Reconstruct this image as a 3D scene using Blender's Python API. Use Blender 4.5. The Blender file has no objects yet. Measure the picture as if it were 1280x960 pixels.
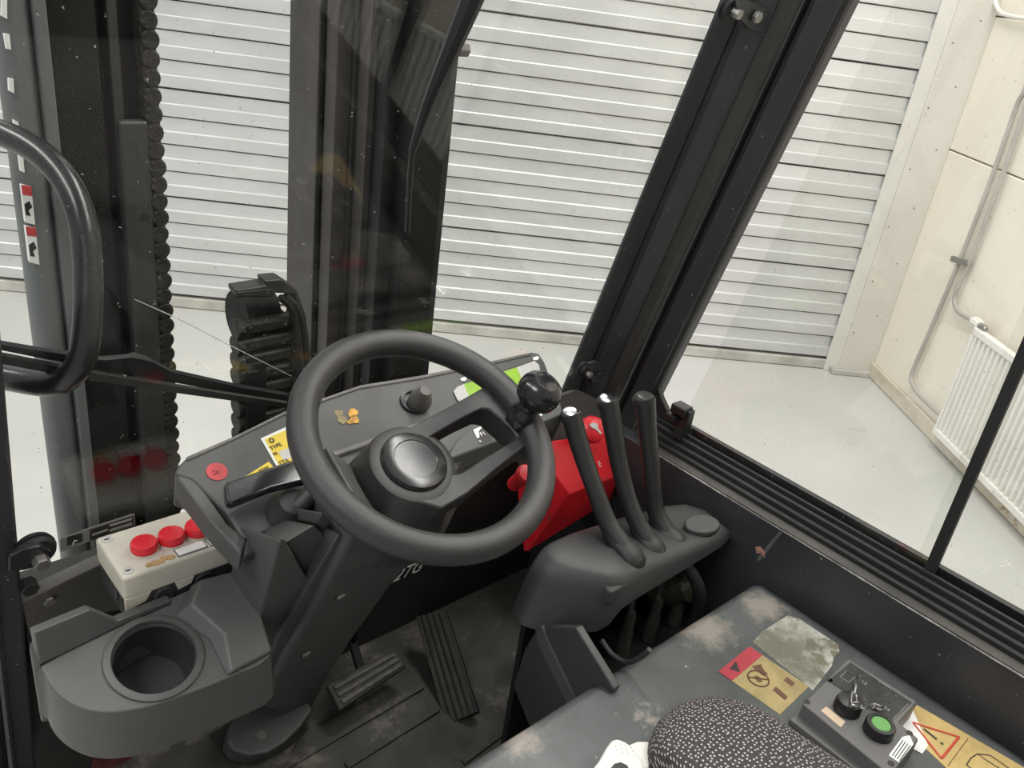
import bpy, bmesh, math, random
from mathutils import Vector as V, Matrix

SC = bpy.context.scene
COL = SC.collection
R = math.radians

# ------------------------------------------------------------------ camera
# world axes = truck axes: X to the truck's right, Y forward, Z up; hall floor at z = 0
FPX = 1074.57                       # focal length for a 1280 px wide frame
PITCH, ROLL, AZ = R(26.27), R(8.244), R(45.067)
CAM = V((0, 0, 1.85))
fw = V((math.sin(AZ)*math.cos(PITCH), math.cos(AZ)*math.cos(PITCH), -math.sin(PITCH)))
r0 = V((math.cos(AZ), -math.sin(AZ), 0)); u0 = r0.cross(fw)
cr = r0*math.cos(ROLL) + u0*math.sin(ROLL)
cu = -r0*math.sin(ROLL) + u0*math.cos(ROLL)
cd = bpy.data.cameras.new('camera'); cam = bpy.data.objects.new('camera', cd); COL.objects.link(cam)
cd.sensor_width = 36; cd.lens = 36*FPX/1280; cd.clip_start = .02; cd.clip_end = 100
m = Matrix((cr, cu, -fw)).transposed().to_4x4(); m.translation = CAM
cam.matrix_world = m
SC.camera = cam

# ------------------------------------------------------------------ light
w_ = bpy.data.worlds.new('world'); SC.world = w_; w_.use_nodes = True
bg = w_.node_tree.nodes['Background']; bg.inputs[0].default_value = (.97, .98, 1, 1); bg.inputs[1].default_value = .52
def area(name, loc, target, sx, sy, power, col=(1, 1, 1)):
    l = bpy.data.lights.new(name, 'AREA'); l.shape = 'RECTANGLE'; l.size = sx; l.size_y = sy
    l.energy = power; l.color = col
    o = bpy.data.objects.new(name, l); COL.objects.link(o); o.location = loc
    o.rotation_euler = (V(target)-V(loc)).to_track_quat('-Z', 'Y').to_euler(); return o
area('hall_lamp_row', (2.2, .3, 4.6), (2.2, .3, 0), 0.6, 5.0, 235, (1, .98, .95))
area('hall_lamp_row.001', (-1.8, 2.0, 4.6), (-1.8, 2.0, 0), 0.6, 6.0, 235, (1, .98, .95))
vs = SC.view_settings
SC.display_settings.display_device = 'sRGB'
vs.view_transform = 'Standard'; vs.look = 'None'; vs.gamma = 1; vs.exposure = 0.0; vs.use_curve_mapping = False

# ------------------------------------------------------------------ measuring helpers
def ray(px, py):
    return fw + cr*((px-640)/FPX) - cu*((py-480)/FPX)
def H(p, n, o, off=0):
    """point of the plane (normal n through o, lifted by off) along the sight line p"""
    n = V(n).normalized(); o = V(o)+n*off; d = ray(*p)
    return CAM + d*((o-CAM).dot(n)/d.dot(n))
def HX(p, x): return H(p, (1, 0, 0), (x, 0, 0))
def HY(p, y): return H(p, (0, 1, 0), (0, y, 0))
def HZ(p, z): return H(p, (0, 0, 1), (0, 0, z))
def HD(p, t): return CAM + ray(*p)*t
WA, WN = V((1.15, .949, 1.196)), V((0, 1, .24)).normalized()       # windscreen
DO, DN = V((.7, .905, 1.28)), V((0, -.5, 1)).normalized()          # dashboard top
WC = V((.554, .678, 1.334)); AX = V((0, -.434, .901)).normalized() # steering wheel
AU = V((1, 0, 0)); AV = AX.cross(AU)                               # AV: up the wheel, away from driver
def HW(p, off=0): return H(p, -WN, WA, off)      # off > 0: towards the driver
def HDash(p, off=0): return H(p, DN, DO, off)
X_, Y_, Z_ = V((1, 0, 0)), V((0, 1, 0)), V((0, 0, 1))

# ------------------------------------------------------------------ materials
def nd(nt, t, **kw):
    n = nt.nodes.new(t)
    for k, v in kw.items(): setattr(n, k, v)
    return n
def ramp(nt, fac, stops):
    r = nd(nt, 'ShaderNodeValToRGB'); e = r.color_ramp.elements
    while len(e) > 1: e.remove(e[-1])
    e[0].position, e[0].color = stops[0][0], (*stops[0][1], 1)
    for p, c in stops[1:]:
        k = e.new(p); k.color = (*c, 1)
    nt.links.new(fac, r.inputs[0]); return r.outputs[0]
def noise(nt, co, scale, detail=4, rough=.6, stretch=None):
    if stretch:
        mp = nd(nt, 'ShaderNodeMapping'); mp.inputs['Scale'].default_value = stretch
        nt.links.new(co, mp.inputs[0]); co = mp.outputs[0]
    n = nd(nt, 'ShaderNodeTexNoise'); n.inputs['Scale'].default_value = scale
    n.inputs['Detail'].default_value = detail; n.inputs['Roughness'].default_value = rough
    nt.links.new(co, n.inputs['Vector']); return n.outputs['Fac']
def mix(nt, fac, a, b):
    x = nd(nt, 'ShaderNodeMix', data_type='RGBA')
    for s, v in ((x.inputs[0], fac), (x.inputs[6], a), (x.inputs[7], b)):
        if hasattr(v, 'is_output'): nt.links.new(v, s)
        elif isinstance(v, (int, float)): s.default_value = v
        else: s.default_value = (*v, 1)
    return x.outputs[2]
MATS = {}
def M(name, col, rough=.5, metal=0, var=.15, vscale=6, bump=0, bscale=300, chips=None, spec=.5,
      patches=None, coat=0, bdist=.002, stretch=None):
    """one procedural paint / plastic / metal: mottled colour, fine grain, optional chips and worn patches"""
    if name in MATS: return MATS[name]
    mt = bpy.data.materials.new(name); mt.use_nodes = True; nt = mt.node_tree
    b = nt.nodes['Principled BSDF']; co = nd(nt, 'ShaderNodeTexCoord').outputs['Object']
    dark = tuple(c*(1-var) for c in col); light = tuple(min(1, c*(1+var)) for c in col)
    c = ramp(nt, noise(nt, co, vscale, 5, .65, stretch), [(.3, dark), (.7, light)])
    if patches:                                       # (colour, scale, threshold)
        pc, ps, th = patches
        f = ramp(nt, noise(nt, co, ps, 6, .7), [(th, (0, 0, 0)), (min(1, th+.07), (1, 1, 1))])
        c = mix(nt, f, c, pc)
    if chips:                                         # (colour, scale, threshold)
        pc, ps, th = chips
        f = ramp(nt, noise(nt, co, ps, 2, .5), [(th, (0, 0, 0)), (min(1, th+.02), (1, 1, 1))])
        c = mix(nt, f, c, pc)
    nt.links.new(c, b.inputs['Base Color'])
    rr = ramp(nt, noise(nt, co, vscale*2.3, 4, .6), [(.3, (rough*.85,)*3), (.7, (min(1, rough*1.15),)*3)])
    nt.links.new(rr, b.inputs['Roughness'])
    b.inputs['Metallic'].default_value = metal; b.inputs['Specular IOR Level'].default_value = spec
    b.inputs['Coat Weight'].default_value = coat
    if bump:
        bp = nd(nt, 'ShaderNodeBump'); bp.inputs['Strength'].default_value = bump; bp.inputs['Distance'].default_value = bdist
        nt.links.new(noise(nt, co, bscale, 3, .6), bp.inputs['Height']); nt.links.new(bp.outputs[0], b.inputs['Normal'])
    MATS[name] = mt; return mt
def scuffs(mt, spots, col):
    """bare scuffed places of their own shape on a painted sheet: (centre, radius) list"""
    nt = mt.node_tree; b = nt.nodes['Principled BSDF']; old = b.inputs['Base Color'].links[0].from_socket
    co = nd(nt, 'ShaderNodeTexCoord').outputs['Object']; nz = noise(nt, co, 45, 6, .75)
    for c, r in spots:
        v = nd(nt, 'ShaderNodeVectorMath', operation='DISTANCE'); v.inputs[1].default_value = c; nt.links.new(co, v.inputs[0])
        k = nd(nt, 'ShaderNodeMath', operation='DIVIDE'); nt.links.new(v.outputs['Value'], k.inputs[0]); k.inputs[1].default_value = r
        a = nd(nt, 'ShaderNodeMath', operation='SUBTRACT'); nt.links.new(nz, a.inputs[0]); nt.links.new(k.outputs[0], a.inputs[1])
        f = ramp(nt, a.outputs[0], [(0, (0, 0, 0)), (.35, (.8, .8, .8))])
        old = mix(nt, f, old, col)
    nt.links.new(old, b.inputs['Base Color'])
def glass_mat():
    mt = bpy.data.materials.new('thin_glass'); mt.use_nodes = True; nt = mt.node_tree; nt.nodes.clear()
    out = nd(nt, 'ShaderNodeOutputMaterial'); tr = nd(nt, 'ShaderNodeBsdfTransparent'); gl = nd(nt, 'ShaderNodeBsdfGlossy')
    tr.inputs[0].default_value = (.975, .983, .97, 1); gl.inputs['Roughness'].default_value = 0
    ge = nd(nt, 'ShaderNodeNewGeometry'); dt = nd(nt, 'ShaderNodeVectorMath', operation='DOT_PRODUCT')
    nt.links.new(ge.outputs['Normal'], dt.inputs[0]); nt.links.new(ge.outputs['Incoming'], dt.inputs[1])
    def mth(op, a, b=None):
        x = nd(nt, 'ShaderNodeMath', operation=op)
        for i, v in enumerate((a, b)):
            if v is None: continue
            if hasattr(v, 'is_output'): nt.links.new(v, x.inputs[i])
            else: x.inputs[i].default_value = v
        return x.outputs[0]
    c = mth('ABSOLUTE', dt.outputs['Value']); f = mth('POWER', mth('SUBTRACT', 1, c), 5)
    f = mth('ADD', mth('MULTIPLY', f, .95), .045)
    mx = nd(nt, 'ShaderNodeMixShader'); nt.links.new(f, mx.inputs[0]); nt.links.new(tr.outputs[0], mx.inputs[1]); nt.links.new(gl.outputs[0], mx.inputs[2])
    # dust specks on the pane
    co = nd(nt, 'ShaderNodeTexCoord').outputs['Object']
    d = ramp(nt, noise(nt, co, 150, 2, .5), [(.735, (0, 0, 0)), (.76, (.55, .55, .55))])
    df = nd(nt, 'ShaderNodeBsdfDiffuse'); df.inputs[0].default_value = (.6, .6, .58, 1)
    m2 = nd(nt, 'ShaderNodeMixShader'); nt.links.new(d, m2.inputs[0]); nt.links.new(mx.outputs[0], m2.inputs[1]); nt.links.new(df.outputs[0], m2.inputs[2])
    nt.links.new(m2.outputs[0], out.inputs[0]); MATS['thin_glass'] = mt; return mt
GLASS = glass_mat()
PLAST = M('grey_plastic', (.072, .072, .070), .46, bump=.25, bscale=900, var=.1, chips=((.2, .2, .19), 90, .79))
PLAST2 = M('dark_plastic', (.034, .035, .036), .45, bump=.25, bscale=900, var=.12)
RIM = M('wheel_rubber', (.027, .0265, .026), .34, bump=.3, bscale=1100, var=.15)
BLACK = M('black_plastic', (.013, .013, .014), .38, var=.2)
RUBBER = M('black_rubber', (.014, .014, .014), .6, var=.3, bump=.4, bscale=200)
PAINT = M('black_cab_paint', (.036, .038, .042), .4, var=.22, chips=((.42, .42, .40), 170, .725))
PAINT_D = M('dark_cab_paint', (.012, .012, .013), .42, var=.2)
SZ_ = .951
SLATE = M('slate_worn_paint', (.078, .085, .084), .42, var=.3, vscale=9, chips=((.5, .5, .48), 70, .76),
          patches=((.3, .27, .24), 5.5, .64), bump=.1, bscale=60)
scuffs(SLATE, [((1.0, .50, SZ_), .11), ((1.13, .475, SZ_), .09), ((.62, .515, SZ_), .08)], (.33, .29, .25))
FLOORM = M('dirty_rubber_mat', (.042, .040, .033), .7, var=.5, vscale=7, bump=.6, bscale=90, patches=((.12, .11, .095), 7, .55))
FOOTW = M('dark_footwell_mat', (.022, .021, .018), .75, var=.5, vscale=8, bump=.5, bscale=90)
LEVERP = M('lever_grip_rubber', (.021, .021, .021), .42, var=.15, bump=.2, bscale=900)
CONSP = M('console_plastic', (.042, .043, .044), .40, var=.15, bump=.2, bscale=900)
KNOBP = M('pale_knob_plastic', (.115, .108, .098), .5, var=.1)
IGNP = M('switch_panel_plastic', (.12, .117, .115), .42, var=.12, bump=.2, bscale=900)
MASTB = M('greasy_black_steel', (.011, .011, .0105), .6, var=.5, vscale=12, bump=.08, bscale=80, spec=.2)
MASTG = M('grey_steel_paint', (.13, .14, .14), .45, var=.15, stretch=(1, 1, .15))
MASTL = M('lighter_mast_steel', (.062, .055, .05), .55, var=.35, vscale=10, stretch=(1, 1, .1))
MASTM = M('mid_mast_steel', (.028, .028, .027), .55, var=.4, vscale=10, stretch=(1, 1, .1))
GREASE = M('greasy_chain_steel', (.024, .022, .019), .5, var=.6, spec=.4, vscale=40, bump=.8, bscale=120, bdist=.004)
RED = M('red_paint', (.62, .016, .026), .4, var=.25, vscale=14, patches=((.3, .05, .045), 16, .6), chips=((.6, .3, .25), 110, .77))
REDP = M('red_plastic', (.70, .022, .035), .35, var=.06)
CREAM = M('cream_plastic', (.56, .53, .45), .5, var=.1, vscale=20, patches=((.42, .37, .28), 25, .72))
WHITE = M('white_print', (.78, .78, .76), .5, var=.04)
DIRTYW = M('dirty_white_label', (.42, .42, .36), .6, var=.3, vscale=30, patches=((.16, .15, .1), 16, .52))
YEL = M('yellow_label', (.75, .55, .03), .45, var=.06)
TAN = M('tan_label', (.5, .36, .14), .5, var=.2, vscale=20)
OCHRE = M('ochre_label', (.36, .28, .12), .55, var=.25, vscale=25)
REDL = M('red_label', (.4, .03, .05), .5, var=.15)
REDS = M('red_sticker', (.55, .05, .06), .5, var=.2, vscale=60)
ORANGE = M('orange_glue', (.75, .33, .03), .35, var=.6, vscale=120, bump=1, bscale=200)
INK = M('black_ink', (.02, .018, .015), .5, var=.1)
BROWNINK = M('brown_ink', (.12, .05, .025), .5, var=.2)
REDINK = M('red_ink', (.5, .06, .03), .5, var=.2)
GREEN = M('green_button_face', (.12, .32, .09), .4, var=.1)
LIME = M('lime_film', (.26, .45, .03), .4, var=.15, vscale=50)
PALE = M('pale_film', (.5, .5, .48), .35, var=.1)
STEEL = M('bright_steel', (.7, .7, .7), .25, metal=1, var=.1)
DSTEEL = M('dull_steel', (.35, .34, .32), .4, metal=.9, var=.2)
WHITEP = M('white_perforated_plastic', (.68, .66, .62), .5, var=.06)
FLOORH = M('painted_concrete_floor', (.49, .488, .468), .38, var=.07, vscale=1.2, patches=((.44, .437, .415), 2.2, .63))
WALLM = M('cream_painted_block', (.84, .78, .68), .75, var=.05, vscale=2, bump=.15, bscale=60, chips=((.3, .25, .2), 26, .79), patches=((.78, .68, .57), 3.5, .62))
PLINTH = M('dusty_plinth', (.62, .55, .45), .8, var=.2, vscale=6, patches=((.36, .27, .18), 9, .6))
DOORM = M('galvanised_door_steel', (.68, .69, .69), .38, metal=.55, var=.09, vscale=1.6, bump=.05, bscale=14, stretch=(1, 1, 4))
DOORG = M('door_gap_rubber', (.2, .2, .19), .7)
POST = M('light_grey_post_paint', (.64, .62, .57), .5, var=.06, vscale=3)
RADM = M('white_radiator_enamel', (.8, .78, .73), .35, var=.03)
PIPEM = M('grey_painted_pipe', (.42, .39, .36), .45, var=.12)
SILLD = M('dirty_base_strip', (.47, .455, .42), .8, var=.3, vscale=5)
SKIN = M('dusty_pod_top', (.05, .046, .042), .7, var=.3)
SEATM = None

# ------------------------------------------------------------------ mesh helpers
def wmat(o):
    mw = o.matrix_parent_inverse @ o.matrix_basis
    return wmat(o.parent) @ mw if o.parent else o.matrix_basis.copy()
def link(name, me, mat, parent=None, bevel=0, seg=2, smooth=30, sub=0):
    o = bpy.data.objects.new(name, me); COL.objects.link(o)
    if mat: me.materials.append(mat)
    if parent:
        o.parent = parent; o.matrix_parent_inverse = wmat(parent).inverted()
    if smooth:
        me.shade_smooth(); me.set_sharp_from_angle(angle=R(smooth))
    if bevel:
        b = o.modifiers.new('bevel', 'BEVEL'); b.width = bevel; b.segments = seg; b.limit_method = 'ANGLE'; b.angle_limit = R(28)
        b.harden_normals = True; me.shade_smooth()
    if sub:
        s = o.modifiers.new('subd', 'SUBSURF'); s.levels = s.render_levels = sub
    return o
def mesh(vs_, fs):
    me = bpy.data.meshes.new('m'); me.from_pydata([tuple(v) for v in vs_], [], fs)
    bm = bmesh.new(); bm.from_mesh(me); bmesh.ops.recalc_face_normals(bm, faces=bm.faces); bm.to_mesh(me); bm.free()
    return me
def prism(name, poly, ext, mat, parent=None, bevel=0, seg=2, taper=None, **k):
    """closed solid: polygon of points pushed along ext (taper = scale of the far face)"""
    n = len(poly); ext = V(ext); poly = [V(p) for p in poly]
    far = [p+ext for p in poly]
    if taper is not None:
        c = sum(far, V())/n; far = [c+(p-c)*taper for p in far]
    fs = [tuple(range(n)), tuple(range(2*n-1, n-1, -1))] + [(i, (i+1) % n, n+(i+1) % n, n+i) for i in range(n)]
    return link(name, mesh(poly+far, fs), mat, parent, bevel, seg, **k)
def box(name, lo, hi, mat, parent=None, bevel=0, **k):
    x0, y0, z0 = lo; x1, y1, z1 = hi
    return prism(name, [(x0, y0, z0), (x1, y0, z0), (x1, y1, z0), (x0, y1, z0)], (0, 0, z1-z0), mat, parent, bevel, **k)
def obox(name, c, ax, ay, az, mat, parent=None, bevel=0, **k):
    """box about c with half-extent vectors"""
    return prism(name, [c-ax-ay-az, c+ax-ay-az, c+ax+ay-az, c-ax+ay-az], az*2, mat, parent, bevel, **k)
def frame(ax):
    ax = V(ax).normalized(); a = V((0, 0, 1)) if abs(ax.z) < .9 else V((1, 0, 0))
    u = a.cross(ax).normalized(); return u, ax.cross(u), ax
def spline(pts, n=8, closed=False):
    pts = [V(p) for p in pts]; N = len(pts); out = []
    for i in range(N if closed else N-1):
        if closed: p0, p1, p2, p3 = (pts[(i+j-1) % N] for j in range(4))
        else: p0, p1, p2, p3 = pts[max(i-1, 0)], pts[i], pts[i+1], pts[min(i+2, N-1)]
        for j in range(n):
            t = j/n
            out.append(.5*((2*p1)+(p2-p0)*t+(2*p0-5*p1+4*p2-p3)*t*t+(3*p1-3*p2+p3-p0)*t**3))
    if not closed: out.append(pts[-1])
    return out
def tube(name, pts, r, mat, parent=None, n=12, smooth_path=0, closed=False, flat=None, **k):
    """round (or flat = (a, b) scaled) tube along pts with per-point radii"""
    N0 = len(pts); rs = r if isinstance(r, (list, tuple)) else [r]*N0
    if smooth_path:
        pr = spline([V((q, 0, 0)) for q in rs], smooth_path, closed); rs = [q.x for q in pr]
        pts = spline(pts, smooth_path, closed)
    pts = [V(p) for p in pts]; N = len(pts); vs_, fs = [], []; u = None
    for i in range(N):
        a = pts[(i-1) % N] if closed or i else pts[i]; b = pts[(i+1) % N] if closed or i < N-1 else pts[i]
        t = (b-a).normalized()
        if u is None: u = frame(t)[0]
        u = (u-t*u.dot(t)).normalized(); w = t.cross(u)
        fa, fb = flat or (1, 1)
        for j in range(n):
            an = 2*math.pi*j/n
            vs_.append(pts[i]+(u*math.cos(an)*fa+w*math.sin(an)*fb)*rs[i])
    for i in range(N if closed else N-1):
        for j in range(n):
            i2 = (i+1) % N
            fs.append((i*n+j, i*n+(j+1) % n, i2*n+(j+1) % n, i2*n+j))
    if not closed: fs += [tuple(range(n)), tuple(range((N-1)*n, N*n))]
    return link(name, mesh(vs_, fs), mat, parent, **{'smooth': 40, **k})
def lathe(name, o, ax, prof, mat, parent=None, n=40, closed_bottom=True, closed_top=True, **k):
    """profile [(radius, height along ax)] turned about ax through o"""
    u, w, ax = frame(ax); o = V(o); vs_, fs = [], []
    for r_, h in prof:
        for j in range(n):
            an = 2*math.pi*j/n; vs_.append(o+ax*h+(u*math.cos(an)+w*math.sin(an))*r_)
    for i in range(len(prof)-1):
        for j in range(n): fs.append((i*n+j, i*n+(j+1) % n, (i+1)*n+(j+1) % n, (i+1)*n+j))
    if closed_bottom: fs.append(tuple(range(n)))
    if closed_top: fs.append(tuple(range((len(prof)-1)*n, len(prof)*n)))
    return link(name, mesh(vs_, fs), mat, parent, **{'smooth': 35, **k})
def circle(c, u, w, r, n=24):
    return [V(c)+(u*math.cos(2*math.pi*i/n)+w*math.sin(2*math.pi*i/n))*r for i in range(n)]
def hexbolt(name, c, ax, r, h, mat, parent):
    u, w, ax = frame(ax); return prism(name, circle(c, u, w, r, 6), ax*h, mat, parent, bevel=r*.12)
def txt(name, s, o, xd, yd, size, mat, parent, lift=.0006, shear=0, align='LEFT'):
    """flat printed lettering: filled outline of the built-in font, laid at o along xd / yd"""
    cu_ = bpy.data.curves.new('t', 'FONT'); cu_.body = s; cu_.size = size; cu_.shear = shear; cu_.align_x = align
    cu_.resolution_u = 3; cu_.extrude = .0003
    t = bpy.data.objects.new('t', cu_); COL.objects.link(t)
    dg = bpy.context.evaluated_depsgraph_get(); me = bpy.data.meshes.new_from_object(t.evaluated_get(dg))
    bpy.data.objects.remove(t)
    xd, yd = V(xd).normalized(), V(yd); yd = (yd-xd*yd.dot(xd)).normalized(); zd = xd.cross(yd)
    mm = Matrix((xd, yd, zd)).transposed().to_4x4(); mm.translation = V(o)+zd*lift
    me.transform(mm); me.materials.clear()
    return link(name, me, mat, parent, smooth=0)
def thing(name, label, cat, loc, group=None):
    o = bpy.data.objects.new(name, None); COL.objects.link(o); o.location = loc; o.empty_display_size = .05
    o['label'] = label; o['category'] = cat
    if group: o['group'] = group
    return o
def tag(o, label, cat, group=None):
    o['label'] = label; o['category'] = cat
    if group: o['group'] = group
    return o
def struct(o): o['kind'] = 'structure'; return o

# ================================================================== THE HALL
dd = V((.788, -.6153, 0)).normalized(); ww = V((-dd.y, dd.x, 0))      # along the door, through the door
P0 = HZ((640, 424), 0); P0.z = 0
CORN = P0 + dd*2.045                                                   # corner of door wall and right wall
def DP(s, z, dep=0): return P0 + dd*s + ww*dep + Z_*z
def RP(s, z, out=0): return CORN - ww*s - dd*out + Z_*z                # right wall: s towards the viewer, out into the room
struct(prism('floor', [DP(-7, -.1, .6), DP(2.6, -.1, .6), DP(2.6, -.1, -8), DP(-7, -.1, -8)], (0, 0, .1), FLOORH, smooth=0))
struct(prism('wall_front', [DP(-7, 0, .12), DP(2.6, 0, .12), DP(2.6, 0, .3), DP(-7, 0, .3)], (0, 0, 4.6), WALLM, smooth=0))
wr = struct(prism('wall_right', [RP(-.1, 0, -.25), RP(8, 0, -.25), RP(8, 0, -.04), RP(-.1, 0, -.04)], (0, 0, 4.6), WALLM, smooth=0))
for i in range(4):                                                     # courses of large wall blocks with sunk joints
    z0 = 1.268+(i-1)*.62 if i else 0
    z1 = 1.268+i*.62
    for s0, s1 in ((-.1, 2.3), (2.3, 4.8), (4.8, 8)):
        prism('block', [RP(s0+.003, z0+.003, -.04), RP(s1-.003, z0+.003, -.04), RP(s1-.003, z0+.003, 0), RP(s0+.003, z0+.003, 0)],
              (0, 0, z1-z0-.006), WALLM, wr, bevel=.006)
prism('block', [RP(-.1, 3.131, -.04), RP(8, 3.131, -.04), RP(8, 3.131, 0), RP(-.1, 3.131, 0)], (0, 0, 1.46), WALLM, wr)
struct(prism('baseboard_right', [RP(.0, 0, 0), RP(8, 0, 0), RP(8, 0, .022), RP(.0, 0, .022)], (0, 0, .085), PLINTH, bevel=.01))
# sectional door: horizontal ribbed slats, four to a section
door = struct(prism('door_1', [DP(-6.5, 0.0, .07), DP(1.84, 0.0, .07), DP(1.84, 0.0, .1), DP(-6.5, 0.0, .1)], (0, 0, 4.2), DOORG, smooth=0))
def slat(z, s0, s1, h, gap):
    prof = [(gap, .012), (gap+.004, .002), (h*.5-.002, .0), (h*.5+.0022, .011), (h-.001, .012), (h-.001, .045), (gap, .045)]
    a = [DP(s0, z+q, d) for q, d in prof]
    return prism('slat', a, dd*(s1-s0), DOORM, door, smooth=0)
PITCH_S = .5133/4
for i in range(31):
    z = .055+.0102+i*PITCH_S
    slat(z, -6.5, 1.84, PITCH_S, .007 if i % 4 == 0 else .0035)
prism('bottom_seal', [DP(-6.5, 0.002, -.004), DP(1.84, 0.002, -.004), DP(1.84, 0.002, .05), DP(-6.5, 0.002, .05)], (0, 0, .055), SILLD, door, bevel=.006)
# corner guide post
post = struct(prism('trim_1', [DP(1.845, 0, -.035), DP(2.045, 0, -.035), DP(2.045, 0, .11), DP(1.845, 0, .11)], (0, 0, 4.2), POST, bevel=.004))
prism('flange', [DP(1.775, 0, -.012), DP(1.845, 0, -.03), DP(1.845, 0, .0), DP(1.775, 0, .0)], (0, 0, 4.2), POST, post, bevel=.003)
prism('foot_plate', [DP(1.80, 0, -.07), DP(2.04, 0, -.07), DP(2.04, 0, 0), DP(1.80, 0, 0)], (0, 0, .03), SILLD, post, bevel=.006)
for k in range(9):
    for sx in (1.865, 1.965):
        hexbolt('rivet', DP(sx+.012*(k % 2), .25+k*.3+(.11 if sx > 1.9 else 0), -.035), -ww, .0042, .002, MASTG, post)
# radiator
def RW(p, out=0): return H(p, dd, CORN-dd*out)
rad = thing('radiator', 'long white ribbed panel radiator low on the cream wall', 'radiator', RP(.81, .1, .05))
prof, L0, L1 = [], .815, 5.2
npitch = int((L1-L0-.04)/.0365)
for i in range(npitch):
    s = L0+.02+i*.0365
    prof += [(s, .042), (s+.007, .066), (s+.0215, .066), (s+.0285, .042)]
pl = [RP(s, .11, o_) for s, o_ in prof]
back = [RP(prof[-1][0], .11, .04), RP(prof[0][0], .11, .04)]
prism('ribbed_panel', pl+back, (0, 0, .485), RADM, rad, smooth=0)
prism('top_rail', [RP(L0, .595, .035), RP(L1, .595, .035), RP(L1, .595, .07), RP(L0, .595, .07)], (0, 0, .035), RADM, rad, bevel=.006)
prism('bottom_rail', [RP(L0, .075, .035), RP(L1, .075, .035), RP(L1, .075, .07), RP(L0, .075, .07)], (0, 0, .035), RADM, rad, bevel=.006)
for s in (L0, L1-.02):
    prism('end_rail', [RP(s, .11, .035), RP(s+.02, .11, .035), RP(s+.02, .11, .068), RP(s, .11, .068)], (0, 0, .485), RADM, rad, bevel=.004)
va = thing('radiator_valve', 'white ribbed thermostat knob at the upper corner of the radiator', 'valve', RW((1213, 408), .04))
vd = (ww*.97+dd*0).normalized()
vo = RW((1228, 409), .045)
lathe('knob', vo+vd*.02, vd, [(.016, 0), (.022, .004), (.022, .05), (.018, .06), (.01, .063)], RADM, va, n=20)
for j in range(10):
    an = j*math.pi/5; u, w, a = frame(vd); q = u*math.cos(an)+w*math.sin(an)
    obox('grip_rib', vo+vd*.045+q*.0225, vd*.018, q*.002, a.cross(q)*.003, RADM, va)
lathe('body', vo+vd*.02, -vd, [(.013, 0), (.013, .045), (.009, .05)], DSTEEL, va, n=16)
# pipes on the wall
def pipe(px, label, r=.011, out=.03):
    t = tube('heating_pipe', [RW(p, out) for p in px], r, PIPEM, None, 10, 6)
    return tag(t, label, 'pipe', None)
p1 = pipe([(1420, -420), (1297, 60), (1270, 135), (1235, 235), (1200, 325), (1160, 420), (1141, 464), (1140, 478), (1148, 492), (1166, 510), (1183, 525)],
          'grey pipe running down the cream wall to the radiator foot')
p2 = pipe([(1430, -400), (1310, 62), (1282, 136), (1247, 236), (1212, 327), (1197, 360), (1193, 376), (1199, 390), (1215, 400), (1232, 410)],
          'grey pipe bending to the thermostat knob of the radiator')
cl = prism('clip', [RW((1196, 320), .018), RW((1216, 327), .018), RW((1214, 334), .018), RW((1194, 327), .018)], -dd*.03, DSTEEL, p1, bevel=.003)
lathe('elbow', RW((1183, 525), .035), dd, [(.016, -.02), (.018, .0), (.016, .02)], DSTEEL, p1, n=14)
tl = tube('wall_pipe_loop', [RW(p, .03) for p in [(1240, -60), (1243, -8), (1246, 8), (1256, 18), (1290, 24), (1330, 28)]], .010, RADM, None, 10, 6)
tag(tl, 'white pipe bend high on the cream wall at the top right', 'pipe')

# ================================================================== THE TRUCK CAB
cab = thing('forklift_cab', 'black painted forklift cab frame with sills, pillars and window panes', 'cab', (.68, .1, .6))
box('floor_plate', (.12, .3, .56), (1.2, 1.13, .6), FLOORM, cab)
box('firewall', (.17, 1.06, .3), (1.2, 1.1, 1.0), FOOTW, cab)
# right side panel and sill
box('side_panel', (1.2, -.75, .3), (1.232, 1.1, 1.052), PAINT, cab, bevel=.004)
random.seed(11)
tube('worn_edge', [V((1.1985, -.75+.04*i, 1.0535+random.uniform(-.0006, .0004))) for i in range(40)], [random.choice((.0006, .0011, .0014, .0017)) for i in range(40)], M('rubbed_bare_edge', (.30, .29, .27), .45, var=.5, vscale=60), cab, 6)
prism('paint_scratch', [HX(p, 1.1996) for p in ((974, 664), (978, 666), (949, 702), (945, 699))], X_*.0006, M('pale_scrape', (.10, .10, .098), .6, var=.4, vscale=80), cab)
prism('paint_chip', [HX(p, 1.1995) for p in ((944, 684), (950, 683), (956, 690), (956, 698), (951, 691), (946, 692))], X_*.0006, M('primer_chip', (.42, .22, .17), .6, var=.3, vscale=80), cab)
box('sill_ledge', (1.2, -.75, 1.052), (1.262, .84, 1.057), M('dusty_ledge', (.065, .061, .055), .5, var=.35, vscale=14, patches=((.13, .09, .065), 12, .66)), cab, bevel=.0015)
for i, (x0, x1, z1) in enumerate(((1.221, 1.231, 1.066), (1.233, 1.243, 1.074), (1.245, 1.254, 1.083), (1.256, 1.262, 1.09))):
    box('sill_seal', (x0, -.75, 1.056), (x1, .86, z1), RUBBER, cab, bevel=.003)
box('window_rail', (1.274, -.75, 1.03), (1.286, .86, 1.097), PAINT_D, cab, bevel=.002)
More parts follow.
